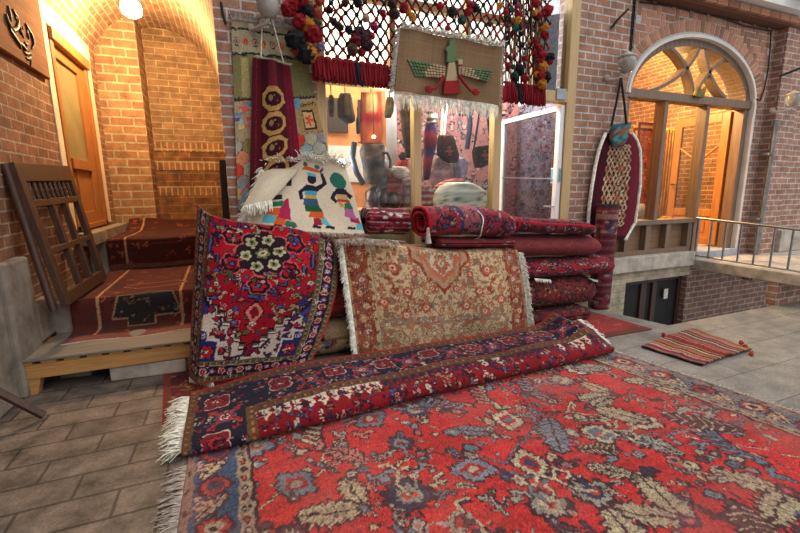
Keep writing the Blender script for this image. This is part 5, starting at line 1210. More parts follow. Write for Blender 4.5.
def tassel_mesh(col):
    mb = MB(); mb.col = col
    for k in range(34):
        q, r = rnd.uniform(0, 2*PI), 0.035*math.sqrt(rnd.random()); l = rnd.uniform(0.15, 0.185)
        mb.tube([(r*0.6*math.cos(q), r*0.6*math.sin(q), 0), (r*1.15*math.cos(q), r*1.15*math.sin(q), -l*0.5), (r*1.5*math.cos(q), r*1.5*math.sin(q), -l)], [0.009, 0.010, 0.008], 5)
    mb.ball((0, 0, -0.012), 0.034, 9, 6, 0.2); return mb
ta = {}
def tassel(px, py, col, s=1.0, Y=3.93):
    x, z = U(px, py, Y)
    if col not in ta: ta[col] = tassel_mesh(col).build('tassel', M['yarn'], t); o = ta[col]; o['dz'] = 0.0
    else: o = ta[col].copy(); COL.objects.link(o); o.parent = t
    o.location = Vector((x, Y, z-0.09*s))-wloc(t); o.scale = (s, s, s); o.rotation_euler = (rnd.uniform(-.18, .12), rnd.uniform(-.22, .22), rnd.uniform(-.3, .3))
DR = (132, 18, 30)
for k in range(15):
    px = 317+k*5.7; tassel(px, 57+k*0.75, (38, 38, 52) if k == 7 else DR, 1.05)
for k in range(7): tassel(507+k*5.8, 83+k*0.7, (38, 36, 46) if k == 2 else DR, 1.05)
for o in list(ta.values()): del o['dz']
# two garlands of big pompoms
t = thing('pompom_garland', (0.75, 3.9, 2.6), 'thick garland of red, black and gold pompoms left of the net', 'garland')
mb = MB(); pts = [(294, -4), (300, 16), (309, 32), (304, 46), (312, 58), (322, 70)]; mb.tube([(U(*p, 3.93)[0], 3.93, U(*p, 3.93)[1]) for p in pts], 0.008, 6); mb.build('cord', M['rope'], t)
for px, py, r, q in ((294, 4, .075, 0), (301, 1, .06, 0), (306, 12, .065, 1), (299, 23, .06, 0), (307, 26, .072, 2), (313, 34, .075, 0), (295, 42, .08, 1), (301, 48, .05, 0), (305, 55, .075, 1), (310, 54, .07, 2), (296, 52, .035, 0), (317, 14, .045, 8), (319, 2, .04, 8), (288, 10, .06, 0), (316, 24, .04, 7), (320, 48, .035, 6)):
    x, z = U(px, py, 3.91); pom('pompom', (x, 3.89+rnd.uniform(-.02, .02), z), r, [(150, 22, 36), (24, 22, 26), (186, 120, 34), 0, 0, 0, (130, 120, 150), (70, 60, 40), (170, 70, 50)][q], t)
t = thing('pompom_garland', (3.5, 3.9, 2.6), 'thin cord of gold, red and black pompoms at the right end of net', 'garland')
mb = MB(); pts = [(546, -4), (545, 40), (543, 70), (541, 86)]; mb.tube([(U(*p, 3.93)[0], 3.93, U(*p, 3.93)[1]) for p in pts], 0.006, 6); mb.build('cord', M['rope'], t)
for px, py, r, q in ((546, 12, .055, 0), (550, 9, .03, 0), (543, 28, .05, 2), (544, 35, .045, 0), (541, 25, .03, 7), (541, 56, .05, 0), (549, 58, .05, 1), (549, 62, .035, 0), (542, 67, .055, 2), (540, 76, .05, 0), (545, 78, .055, 1), (541, 84, .055, 2), (539, 50, .03, 0)):
    x, z = U(px, py, 3.89); pom('pompom', (x, 3.88, z), r, [(150, 22, 36), (24, 22, 26), (186, 120, 34), 0, 0, 0, 0, (70, 60, 40)][q], t)

# ---------------------------------------------------------------- burlap banner with the winged emblem
cb_ = Cv(1.20, 0.60, 0.005, (140, 112, 82)); r_ = np.random.default_rng(3); cb_.a *= (1+0.10*(r_.random((1, cb_.nx, 1))-0.5)+0.10*(r_.random((cb_.ny, 1, 1))-0.5)); cb_.finish(4, wob=0, var=0.07, speck=0.08)
BY = 3.86
t = thing('burlap_banner', (2.2, BY, 2.45), 'brown burlap banner with winged emblem and pale fringe hanging from the net', 'banner')
bc = [(400, 28), (502, 47), (498, 105), (394, 91)]
sheet_px('burlap', cb_, bc, BY, t, M['cloth'], 0.010, lambda k, f: 0.02*np.sin(k*6+1)*(1-f)+0.012*np.sin(k*13))
ln_ = lambda a, b: [(U(a[0]+(b[0]-a[0])*k/6, a[1]+(b[1]-a[1])*k/6, BY)[0], BY, U(a[0]+(b[0]-a[0])*k/6, a[1]+(b[1]-a[1])*k/6, BY)[1]) for k in range(7)]
fringe('fringe', ln_(bc[3], bc[2]), (0, -0.15, -1), 0.15, 210, t, M['fringe'], r=0.0035, jit=0.25, droop=0.2)
fringe('fringe', ln_(bc[0], bc[1]), (0, -0.6, 0.7), 0.08, 200, t, M['fringe'], r=0.0045, jit=0.8, droop=0.5)
fringe('fringe', ln_(bc[3], bc[0]), (-1, -0.3, -0.2), 0.07, 120, t, M['fringe_grey'], r=0.004, jit=0.6); fringe('fringe', ln_(bc[2], bc[1]), (1, -0.3, -0.2), 0.05, 90, t, M['fringe_grey'], r=0.003, jit=0.6)
GN, BE, RD = (104, 128, 90), (190, 166, 130), (158, 44, 46)
def ex(name, parts, dep=0.006):
    mb = MB()
    for pts, col in parts:
        mb.col = col; q = [U(px, py, BY-0.03) for px, py in pts]; mb.prism([(a, b) for a, b in q], PXZ(BY-0.03), -dep, 0.025)
    return mb.build(name, M['cloth'], t, bevel=0.004)
z8 = lambda x, y: (390+x*0.1876, 10+y*0.1876)       # from the enlargement I drew it after
P8 = lambda *a: [z8(a[k], a[k+1]) for k in range(0, len(a), 2)]
ex('winged_emblem_figure', [(P8(318, 160, 348, 155, 345, 185, 355, 195, 352, 245, 325, 280, 303, 278, 305, 225, 297, 215, 300, 198, 315, 190), GN), (P8(328, 268, 385, 246, 388, 258, 332, 280), GN)])
ex('winged_emblem_ring', [(P8(360, 262, 385, 262, 388, 290, 365, 292), BE)])
ex('winged_emblem_body', [(P8(312, 282, 345, 278, 360, 380, 296, 385), BE)])
ex('winged_emblem_skirt', [(P8(290, 378, 366, 376, 374, 446, 284, 450), RD)], 0.010)
def wing(tip, root, n):
    parts = []
    (ax, ay), (bx, by), (cx, cy), (dx, dy) = tip[0], tip[1], root[1], root[0]      # tip top, tip bottom, root bottom, root top
    for i in range(n):
        for j in range(5):
            f0, f1 = i/n, (i+0.86)/n; g0, g1 = j/5, (j+0.84)/5
            B = lambda f, g_: ((ax*(1-f)+dx*f)*(1-g_)+(bx*(1-f)+cx*f)*g_, (ay*(1-f)+dy*f)*(1-g_)+(by*(1-f)+cy*f)*g_)
            q = P8(*B(f0+0.5*g0/n, g0), *B(f1+0.5*g0/n, g0), *B(f1+0.5*g1/n, g1), *B(f0+0.5*g1/n, g1)); c = GN if f0+0.35*g0 < 0.56 else BE
            s = 0.88+0.24*rnd.random(); parts.append((q, tuple(int(v*s) for v in c)))
    return parts
ex('winged_emblem_wing', wing([(92, 262), (128, 358)], [(298, 300), (286, 362)], 11)); ex('winged_emblem_wing', wing([(552, 322), (528, 388)], [(362, 302), (372, 344)], 10))
for pts, c0 in (((284, 352, 268, 392, 238, 420, 205, 420), (205, 420)), ((366, 346, 396, 390, 428, 428, 455, 436), (455, 436))):
    mb = MB(); mb.col = RD; q = [U(*p, BY-0.06) for p in P8(*pts)]; mb.tube([(a, BY-0.06, b) for a, b in q], 0.015, 7)
    a, b = U(*z8(*c0), BY-0.06); mb.tube([(a+0.005*k*0.36*math.cos(k*0.55), BY-0.065, b+0.005*k*0.3*math.sin(k*0.55)) for k in range(24)], 0.012, 6); mb.build('winged_emblem_ribbon', M['yarn'], t)

mb = MB()
for px, py in ((402, 29), (450, 38), (501, 47)):
    x, z = U(px, py, BY); mb.tube([(x, BY+0.004, z-0.02), (x, 3.955, z+0.03), (x, 3.965, z+0.04)], 0.006, 5)
mb.build('hanging_cord', M['rope'], t)
# ---------------------------------------------------------------- hung bag-shaped carpet on the pier
ch_ = Cv(1.0, 1.0, 0.006, (104, 16, 36)); ch_.rect(0.16, 0.20, 0.68, 0.82, (36, 18, 26))
for i in range(6):
    for j in range(10):
        x, y = 0.205+i*0.087, 0.235+j*0.061; q = (206, 176, 136) if (i+j) % 3 else (190, 130, 90)
        c7_ = [(x-0.043, y), (x, y-0.03), (x+0.043, y), (x, y+0.03)]; ch_.line(c7_+[c7_[0]], 0.014, q); ch_.poly(TT(x, y, 0.018)(stepped(1, 0.8, 2)), (150, 50, 50) if (i*j) % 3 == 0 else (40, 30, 44))
ch_.rect(0.0, 0.0, 1, 0.10, (60, 12, 26)); ch_.rect(0, 0.10, 0.16, 1, (70, 14, 30)); ch_.rect(0.72, 0.1, 0.92, 1.0, (112, 18, 40)); ch_.rect(0.92, 0, 1, 1, (176, 40, 60)); ch_.finish(18, wob=0.0015, speck=0.10)
t = thing('hanging_carpet_bag', (4.8, 3.985, 0.8), 'burgundy bag-shaped carpet with white edging hanging on the brick pier', 'carpet bag')
rows = [(133, 606, 632), (140, 603, 637), (150, 599, 640), (165, 596, 641), (185, 592, 640), (205, 590, 638), (222, 588, 635), (234, 588, 629), (240, 592, 625)]
puff('carpet_body', rows, 3.985, 0.05, t, M['pile'], ch_, n=160, nsub=24)
for k in (1, 2):
    mb = MB(); q = [U(r[k], r[0], 3.95) for r in rows]; mb.tube([(a, 3.955+0.01*math.sin(i*3), b) for i, (a, b) in enumerate(q)], [0.022]*len(q), 6); mb.build('white_edging', M['fringe'], t)
x, z = U(611, 121, 3.80)
ctq = Cv(1, 1, 0.02, (52, 100, 108)); g = random.Random(4)
for k in range(40): ctq.poly(TT(g.uniform(0, 1), g.uniform(0, 1), 0.12, g.uniform(0, 1))(stepped(1.4, 0.5, 2)), g.choice([(150, 84, 60), (40, 70, 80), (80, 140, 140), (120, 60, 50)]))
puff('teal_top_flap', [(122, 628, 632), (125, 612, 631), (130, 610, 629), (138, 609, 628), (144, 611, 624), (147, 613, 620)], 3.92, 0.03, t, M['cloth'], ctq, n=24)
mb = MB()
for b in ((612, 126), (627, 124)):
    p, q = U(621, 78, 3.86), U(*b, 3.88); mb.tube([(p[0], 3.86, p[1]), ((p[0]+q[0])/2, 3.87, (p[1]+q[1])/2), (q[0], 3.89, q[1])], 0.014, 6)
mb.build('strap', M['rope'], t)

# ---------------------------------------------------------------- open glazed door leaf of the shop, swung inwards
XD = 3.765; a0, a1 = 4.065, 5.24; zt, zb = 2.475, 0.705
t = thing('glass_door', (XD, 4.2, zb), 'white-framed glass door of the shop standing open inwards', 'door'); P = lambda u, v, n: (XD+n, u, v)
mb = MB()
for u in ((a0, a0+0.075), (a1-0.06, a1)): mb.pbox(P, u[0], u[1], zb, zt, -0.03, 0.03)
for v in ((zt-0.06, zt), (zb, zb+0.1)): mb.pbox(P, a0+0.075, a1-0.06, v[0], v[1], -0.03, 0.03)
mb.build('door_frame', M['alu'], t, bevel=0.005)
mb = MB(); mb.pbox(P, a0+0.075, a1-0.06, zb+0.1, zt-0.06, -0.004, 0.004); mb.build('glass_pane', M['glass_door'], t)
mb = MB(); mb.tube([(XD-0.05, a0+0.07, 1.62), (XD-0.05, a1-0.07, 1.66)], 0.008, 6); mb.build('push_bar', M['steel'], t)
(y0_, z0_), (y1_, z1_) = W(551, 168, XD-0.01), W(560, 183, XD-0.01)
cs = Cv(1, 1, 0.03, (120, 190, 222)); cs.ell(0.5, 0.5, 0.28, 0.26, (240, 244, 248)); cs.ell(0.5, 0.48, 0.09, 0.09, (40, 50, 60)); cs.rect(0, 0, 1, 0.06, (240, 244, 248)); cs.rect(0, 0.94, 1, 1, (240, 244, 248))
sheet('sticker', cs, lambda u, v: (XD-0.006+0*u, y0_+(y1_-y0_)*u, z1_+(z0_-z1_)*v), t, M['painted'], 0.002, px=0.05)
mb = MB(); mb.tube([(XD-0.03, a0+0.03, 1.28), (XD-0.08, a0+0.03, 1.28), (XD-0.08, a0+0.15, 1.28)], 0.010, 6); mb.build('door_handle', M['steel'], t)

# ---------------------------------------------------------------- inside the shop
def wallrug(name, lab, bg, pal, seed, x0, x1, z0, z1, y, dens=90, size=0.035):
    c = cv_motif(x1-x0, z1-z0, bg, pal, seed, dens=dens, size=size, border=False, px=0.012)
    def P(u, v): return x0+u, y-0.02*np.sin(u*6), z0+v
    return tag(sheet(name, c, P, None, M['pile'], 0.012), lab, 'carpet')
wallrug('wall_carpet', 'rose carpet covering the shop back wall behind the hanging handbags', (188, 128, 120), [(150, 146, 154), (206, 150, 138), (120, 90, 100), (206, 186, 172)], 101, 2.25, 4.30, 0.75, 2.9, 5.6)
cgb = cv_motif(1.85, 2.1, (136, 134, 144), [(106, 106, 126), (170, 164, 168), (150, 104, 106), (90, 94, 112)], 102, dens=110, size=0.035, border=False, px=0.012)
tag(sheet('wall_carpet', cgb, lambda u, v: (4.50-0.02*np.sin(u*6), 4.42+u, 0.72+v), None, M['pile'], 0.012), 'grey-blue patterned carpet hanging behind the open glass door', 'carpet')
c9 = cv_motif(0.95, 1.15, (138, 134, 132), [(160, 104, 100), (156, 152, 156), (112, 108, 116), (176, 168, 160)], 103, dens=110, border=False, px=0.012)
def P_up(u, v): return 3.36+u*0.50, 4.26-0.02*np.sin(u*5), 2.62+v*(0.70+0.12*u)+0*u
tag(sheet('wall_carpet', c9, P_up, None, M['pile'], 0.012), 'grey-rose carpet hanging behind the upper pane over the open door', 'carpet')
# panelled gallery wall seen through the left pane
mb = MB(); mb.box(0.2, 2.2, 5.9, 6.0, 2.12, 3.2); mb.box(0.2, 2.2, 5.9, 6.0, 0.7, 1.62)
struct('wall_gallery', mb, m_plain('orange_ochre_plaster', (214, 140, 84), 0.8, var=0.12, nscale=5))
mb = MB(); mb.box(0.2, 2.2, 5.88, 6.0, 1.62, 2.12); struct('trim_12', mb, M['white'])
mb = MB()
for x in (0.9, 1.45, 1.95):
    mb.box(x-0.17, x+0.17, 5.86, 5.9, 2.3, 2.75)
w3 = struct('window_3', mb, M['wood_black'])
MK = [(62, 46, 34), (84, 66, 44), (40, 34, 32)]
def stripecv(cols, n=14, seed=1, vert=False):
    c = Cv(1, 1, 0.025, cols[0])
    for k in range(n):
        a, b = k/n, (k+1)/n; q = cols[k % len(cols)]
        c.rect(a, 0, b, 1, q) if vert else c.rect(0, a, 1, b, q)
    return c.finish(seed, wob=0.02, speck=0.15)
def hang(name, lab, cat, rows, Y, dep, cv, wav=0.3, hook=True, grp=None, mat='cloth'):
    R0 = rows[0]; x, z = U((R0[1]+R0[2])/2, R0[0], Y); x1, z1 = U((rows[-1][1]+rows[-1][2])/2, rows[-1][0], Y)
    t = thing(name, (x, Y, z1), lab, cat, grp); puff('body', rows, Y, dep, t, M[mat], cv, wav=wav, n=30)
    if hook:
        mb = MB(); mb.tube([(x, Y, z-0.01), (x, Y, z+0.10)], 0.006, 5); mb.build('hanging_cord', M['rope'], t)
    return t
c_k = stripecv([(70, 56, 40), (96, 78, 52), (58, 46, 36)], 12, 2, True); c_k.rect(0, 0, 1, 0.45, (44, 42, 42))
hang('knitted_hat', 'brown striped knitted hat with dark tip hanging in the left shop pane', 'hat', [(93, 340, 350), (100, 337.5, 352), (110, 337.5, 353.5), (117, 338, 355), (121, 344, 355), (123.5, 347, 352)], 4.45, 0.07, c_k)
hang('knitted_hat', 'narrow dark knitted hat half behind the patchwork carpet in left pane', 'hat', [(95, 329, 333), (102, 328, 334), (112, 328.5, 334), (117, 330, 333)], 4.45, 0.05, stripecv(MK, 9, 3))
c_p = Cv(1, 1, 0.02, (188, 92, 62)); c_p.rect(0.25, 0.62, 0.75, 1, (168, 134, 84)); c_p.rect(0, 0.62, 0.25, 1, (130, 70, 44)); c_p.rect(0.75, 0.62, 1, 1, (170, 60, 44)); c_p.rect(0, 0.47, 1, 0.63, (150, 34, 38)); c_p.finish(3, speck=0.12)
hang('woven_panel', 'orange and red woven panel hanging at the centre of left shop pane', 'panel', [(92, 361, 381), (100, 360.5, 381.5), (120, 360.3, 381.8), (142, 360.5, 382), (144, 361, 381.5)], 4.40, 0.02, c_p, 0.1)
hang('knitted_hat', 'small dark green knitted hat right of the orange woven panel', 'hat', [(97, 387, 392), (103, 386, 394), (112, 385, 393), (118, 385, 390.5)], 4.45, 0.05, stripecv([(74, 64, 34), (56, 48, 30)], 9, 3))
hang('long_sock', 'long dark brown woolen stocking hanging beside the window post', 'stocking', [(102, 401, 410), (110, 400.5, 410.5), (130, 402, 413), (150, 405, 414), (158, 406.5, 413)], 4.42, 0.06, stripecv([(70, 52, 36), (84, 66, 46), (60, 44, 34)], 30, 5))
hang('hanging_mitten', 'small slate mitten hanging left of the orange woven panel', 'mitten', [(117, 356.5, 359), (124, 356, 360), (132, 356.5, 359.5), (134, 357, 359)], 4.42, 0.03, stripecv([(70, 74, 82), (60, 62, 70)], 5, 5))
M['slate'] = m_plain('slate_leather', (66, 66, 76), 0.6)
# leather pack with handles, cloths and jugs on the sill
t = hang('leather_pack', 'grey-brown leather pack with looped handles under the orange woven panel', 'pack', [(143, 362, 383), (150, 361, 384), (158, 362, 384), (168, 363, 383), (178, 365, 381), (184, 368, 378)], 4.50, 0.14, stripecv([(104, 94, 88), (112, 96, 84), (92, 84, 82), (124, 98, 80)], 5, 6), 0.9, False)
mb = MB(); q = [U(*p, 4.36) for p in ((355, 142), (353, 158), (357, 172), (364, 184))]; mb.tube([(a, 4.38, b) for a, b in q], 0.032, 8); mb.build('handle', M['slate'], t); mb = MB(); q = [U(*p, 4.36) for p in ((382, 152), (388, 153), (391, 160), (391, 168))]; mb.tube([(a, 4.38, b) for a, b in q], 0.016, 8); mb.build('handle', M['slate'], t)
mb = MB(); q = [U(*p, 4.4) for p in ((359, 142), (384, 145))]; mb.tube([(a, 4.42, b) for a, b in q], 0.012, 6); mb.build('top_rod', M['steel'], t)
def cloth(lab, rows, Y, dep, cols, seed, name='folded_cloth', cat='cloth', wav=1.2):
    x, z = U((rows[-1][1]+rows[-1][2])/2, rows[-1][0], Y); t = thing(name, (x, Y, z), lab, cat); puff('cloth_body', rows, Y, dep, t, M['cloth'], stripecv(cols, 11, seed), wav=wav, seed=seed, n=34); return t
cloth('lilac-grey crumpled scarf heaped behind the jugs', [(160, 380, 386), (168, 376, 392), (180, 372, 394), (195, 368, 396), (209, 366, 398)], 4.62, 0.12, [(176, 166, 176), (150, 140, 150), (190, 184, 190)], 11, 'crumpled_scarf', 'scarf')
cloth('white crumpled kerchief beside the red figured doll in the left pane', [(166, 392, 405), (171, 390, 409), (176, 393, 408), (179, 396, 404)], 4.40, 0.07, [(226, 216, 204), (212, 196, 184)], 12, 'kerchief', 'kerchief')
cloth('orange-red patterned bundle under the white kerchief', [(174, 389, 401), (182, 387, 402), (194, 386, 401), (205, 387, 400)], 4.46, 0.09, [(176, 80, 54), (130, 60, 60), (190, 110, 80), (90, 60, 70)], 13, 'cloth_bundle', 'bundle')
cloth('rose and grey folded cloths at the foot of the window post', [(178, 400, 413), (186, 399, 414), (198, 398, 414), (210, 398, 414)], 4.55, 0.10, [(170, 130, 134), (120, 100, 110), (190, 160, 160)], 14)
t = thing('cloth_doll', (U(403, 165, 4.42)[0], 4.42, U(403, 165, 4.42)[1]), 'small cloth doll with dark hat and red scarf in the left pane', 'doll')
puff('doll_body', [(160, 399, 406), (165, 396, 408), (170, 395, 407), (174, 397, 405)], 4.42, 0.06, t, M['cloth'], stripecv([(190, 60, 54), (222, 200, 180), (180, 60, 60)], 4, 4)); puff('doll_hat', [(152, 401, 404), (155, 399, 406), (160, 400, 405)], 4.42, 0.05, t, M['cloth'], stripecv([(90, 60, 60)], 2, 4))
def jug(px, py, r, h, lab, Y=4.28, handle=1):
    x, z = U(px, py, Y); z = 1.345 if False else z; t = thing('metal_jug', (x, Y, z), lab, 'jug')
    mb = MB(); mb.lathe((x, Y, z), [(r*0.7, 0), (r, h*0.2), (r*1.02, h*0.45), (r*0.7, h*0.72), (r*0.6, h*0.85), (r*0.72, h)], 20); mb.build('jug_body', M['pewter'], t)
    mb = MB(); mb.tube([(x+handle*r*0.65, Y, z+h*0.9), (x+handle*r*1.5, Y, z+h*0.8), (x+handle*r*1.5, Y, z+h*0.4), (x+handle*r*0.98, Y, z+h*0.3)], r*0.13, 8); mb.build('jug_handle', M['pewter'], t)
M['pewter'] = m_plain('dull_pewter', (104, 88, 82), 0.35, 0.75, 0.3, 14, 0.3)
jug(373.5, 208, 0.055, 0.22, 'slim pewter jug on the sill nearest the tapestry', handle=-1); jug(384, 208, 0.055, 0.21, 'pewter jug with gold rim on the sill between two jugs', handle=-1); jug(393, 208, 0.085, 0.17, 'squat wide pewter jug right of the slim ones on the sill')
mb = MB(); x, z = U(414, 208, 4.24); mb.box(x-0.03, x+0.03, 4.22, 4.30, z, z+0.27); tag(mb.build('wooden_block', M['wood_black'], None, bevel=0.02), 'dark upright wooden block against the window post in left pane', 'block')
mb = MB(); mb.box(0.95, 2.78, 4.20, 4.85, 0.70, 1.30); tag(mb.build('display_counter', M['wood_tan'], None, bevel=0.01), 'tan wooden display counter along the inside of the shop window', 'counter')
# middle pane
t = thing('cloth_doll', (U(430, 185, 4.4)[0], 4.4, U(430, 185, 4.4)[1]), 'tall crimson cloth doll with white-trimmed cap hanging beside the window post', 'doll')
puff('doll_body', [(122, 427, 433), (130, 425, 436), (142, 424, 437), (152, 425, 434), (165, 424, 431), (180, 424, 429)], 4.40, 0.06, t, M['cloth'], stripecv([(70, 30, 60), (110, 26, 40), (130, 40, 50), (60, 40, 90)], 9, 7)); puff('doll_cap', [(111, 427, 432), (115, 426, 437), (120, 427, 438), (124, 429, 434)], 4.38, 0.05, t, M['cloth'], stripecv([(206, 200, 196), (90, 76, 76)], 4, 8))
def handbag(lab, rows, straps, Y, cols, seed, smat):
    x, z = U((rows[-1][1]+rows[-1][2])/2, rows[-1][0], Y); t = thing('handbag', (x, Y, z), lab, 'handbag')
    c = stripecv(cols, 8, seed, True); c.rect(0.28, 0.2, 0.72, 0.8, (60, 34, 30)); rosette(c, 0.5, 0.5, 0.2, ((30, 30, 34), (150, 90, 60), (60, 60, 60), (150, 50, 40)), 6)
    puff('bag_body', rows, Y, 0.05, t, M['cloth'], c, n=36, nsub=6)
    for s in straps: mb = MB(); q = [U(*p, Y) for p in s]; mb.tube([(a, Y, b) for a, b in q], 0.014, 6); mb.build('strap', smat, t)
handbag('dark patterned handbag on a pale strap in the middle shop pane', [(135, 439, 452), (138, 438, 454), (148, 437, 457), (155, 437, 459), (161, 444, 458), (163, 449, 456)], [[(447, 104), (444, 136)], [(443, 104), (441, 136)]], 4.42, [(70, 44, 36), (44, 32, 32), (90, 60, 44)], 21, M['fringe'])
handbag('dark patterned handbag on long black straps at right of middle pane', [(145, 486, 491), (147, 474, 492), (151, 472, 493), (160, 473, 494), (164, 474, 490), (168, 475, 481)], [[(481, 104), (474, 148)], [(486, 104), (491, 146)]], 4.42, [(64, 44, 40), (40, 34, 36), (110, 60, 50)], 22, M['rope'])
mb = MB(); q = [U(*p, 4.45) for p in ((469, 100), (470, 125), (467, 149))]; mb.tube([(a, 4.45, b) for a, b in q], [0.03, 0.032, 0.03], 8); tag(mb.build('hanging_belt', m_plain('navy_webbing', (44, 50, 70), 0.9), None), 'wide navy belt hanging between the two handbags', 'belt')
cloth('rose-grey pointed cloth propped behind the white cushion', [(156, 434, 437), (162, 431, 450), (172, 428, 455), (182, 430, 458), (188, 434, 456)], 4.60, 0.10, [(190, 160, 160), (176, 146, 150), (200, 180, 176)], 31, 'propped_cloth', 'cloth', 0.8)
cloth('lilac folded cloth right of the pointed rose cloth', [(157, 456, 462), (163, 452, 468), (174, 450, 466), (184, 452, 464)], 4.56, 0.08, [(160, 152, 176), (140, 134, 160)], 32)
cloth('red and white folded cloth on top of the white cushion', [(178, 452, 463), (181, 443, 464), (185, 436, 460), (188, 434, 446)], 4.42, 0.08, [(186, 50, 46), (200, 70, 60), (206, 190, 180)], 33)
cw_ = Cv(1, 1, 0.02, (236, 230, 212)); g = random.Random(3)
for k in range(30): cw_.poly(TT(g.uniform(0.1, 0.95), g.uniform(0.05, 0.6), 0.10, g.uniform(0, 6))([(0, -0.4), (0.9, 0), (0, 0.3), (-0.6, 0.1)]), g.choice([(150, 140, 110), (176, 160, 120), (120, 118, 96), (224, 218, 200)]))
cw_.rect(0.96, 0.2, 1, 0.6, (206, 190, 40)); cw_.finish(4)
t = thing('cushion', (U(461, 209, 4.35)[0], 4.35, U(461, 209, 4.35)[1]), 'white cushion with grey leaf print on the sill above the folded roll', 'cushion')
puff('cushion_body', [(182, 448, 468), (186, 440, 478), (192, 435, 486), (200, 433, 487), (207, 434, 485), (210, 437, 480)], 4.35, 0.12, t, M['cloth'], cw_, wav=0.5)
for lab, px in (('red printed cloth at foot of the middle pane beside the crimson doll', 426),): cloth(lab, [(186, px-6, px+4), (192, px-7, px+8), (200, px-7, px+10), (209, px-7, px+10)], 4.48, 0.09, [(170, 50, 54), (120, 80, 80), (196, 180, 170)], 37)
# ceiling tube lights and the bright lamp by the left pane
x, z = U(341, 163, 4.45); t = thing('display_lamp', (x, 4.45, z), 'bright white lamp bulb glowing behind the top corner of the tapestry', 'lamp')
mb = MB(); mb.ball((x, 4.45, z), 0.045, 14, 10); mb.build('bulb', m_emit('bulb_white', (225, 238, 255), 40), t); mb = MB(); mb.lathe((x, 4.45, z-0.13), [(0.045, 0), (0.045, 0.02), (0.02, 0.03), (0.02, 0.10)], 16); mb.build('lamp_socket', M['alu'], t)
x, z = U(373.5, 137, 4.34); t = thing('display_lamp', (x, 4.34, z), 'small warm bulb before the orange woven panel', 'lamp')
mb = MB(); mb.ball((x, 4.33, z), 0.018, 12, 8); mb.build('bulb', m_emit('bulb_warm', (255, 220, 160), 25), t); mb = MB(); mb.tube([(x, 4.33, z+0.018), (x, 4.33, 2.5)], 0.004, 5); mb.build('flex', M['rope'], t)

# ================================================================ passage on the left
# wooden bench of planks
t = thing('wooden_bench', (-1.0, 4.0, 0), 'low wooden bench with pine front rail under the passage carpets', 'bench')
mb = MB(); mb.box(-1.56, -0.36, 3.74, 3.79, 0.13, 0.245); mb.build('front_rail', M['wood_rail'], t, bevel=0.004)
mb = MB(); mb.hexa([(-1.54, 3.75, 0), (-1.46, 3.75, 0), (-1.46, 3.84, 0), (-1.54, 3.84, 0), (-1.56, 3.75, 0.245), (-1.40, 3.75, 0.245), (-1.40, 3.84, 0.245), (-1.56, 3.84, 0.245)]); mb.build('leg', M['wood_rail'], t, bevel=0.004)
mb = MB(); mb.box(-0.44, -0.37, 3.80, 3.88, 0, 0.245); mb.build('leg', M['wood_rail'], t, bevel=0.004)
for k in range(8):
    x = -1.50+k*0.145; mb = MB(); mb.box(x-0.05, x+0.045, 3.73, 4.36, 0.247, 0.268); mb.build('slat', M['wood_rail'], t, bevel=0.003)
mb = MB(); mb.prism([(-1.58, 3.715), (-0.37, 3.70), (-0.37, 4.37), (-1.49, 4.37), (-1.49, 4.12), (-1.58, 3.8)], PXY(0.27), 0, 0.018); mb.build('top_board', M['wood_grey'], t, bevel=0.004)
mb = MB(); mb.prism([(-1.00, 3.78), (-0.45, 3.74), (-0.42, 3.90), (-0.98, 3.96)], PXY(0.0), 0.001, 0.12); tag(mb.build('stone_block', M['stone'], None, bevel=0.012), 'long grey stone block lying under the wooden bench', 'block')
mb = MB(); mb.prism([(-1.40, 4.0), (-1.18, 3.97), (-1.16, 4.10), (-1.38, 4.14)], PXY(0.0), 0.001, 0.07); tag(mb.build('stone_block', M['stone_dark'], None, bevel=0.012), 'small dark stone block in shadow beneath the bench', 'block')
# carpets over the steps
def cv_step(w, h, seed, base=(88, 40, 32)):
    c = Cv(w, h, 0.008, base); g = random.Random(seed)
    for n in range(int(70*w*h)):
        x, y = g.uniform(0, w), g.uniform(0, h); a = g.choice([(70, 34, 34), (140, 70, 44), (90, 30, 30), (60, 50, 54), (150, 90, 60)])
        if n % 2: rosette(c, x, y, 0.03, ((50, 26, 26), a, base, a), 5)
        else: hook(c, TT(x, y, 0.08, g.uniform(0, 6)), 0.012, a)
    for x in (0.20, w-0.20): c.rect(x-0.012, 0, x+0.012, h, (176, 130, 96))
    c.rect(0, 0.0, w, 0.06, (110, 70, 56)); return c
s1l, s1f = path([(4.00, 0.292), (4.26, 0.294), (4.34, 0.32), (4.355, 0.44), (4.37, 0.555), (4.48, 0.575), (5.2, 0.572), (5.88, 0.572)])
cs1 = cv_step(1.07, s1l, 3)
m_ = [(0.30, 0.40), (0.42, 0.40), (0.42, 0.32), (0.64, 0.32), (0.64, 0.40), (0.86, 0.40), (0.80, 0.62), (0.60, 0.72), (0.50, 0.66), (0.36, 0.62)]
cs1.poly([(x, y) for x, y in m_], (44, 40, 40)); clutter(cs1, 60, lambda q: q[0] < 48, [(96, 60, 50), (110, 50, 44), (70, 70, 70), (120, 96, 76)], 0.025, 0.05, (30, 26, 28), 3, (0.3, 0.3, 0.9, 0.75)); cs1.line(m_+[m_[0]], 0.014, (150, 118, 92)); m2 = [(0.34, 1.0), (0.45, 1.14), (0.8, 1.16), (0.9, 1.02), (0.78, 0.92), (0.46, 0.9)]; cs1.poly(m2, (96, 40, 36)); cs1.line(m2+[m2[0]], 0.016, (170, 120, 90)); cs1.rect(0, 0.0, 1.07, 0.16, (132, 76, 68)); cs1.rect(0, 0.0, 1.07, 0.012, (200, 180, 160)); cs1.finish(6, speck=0.12)
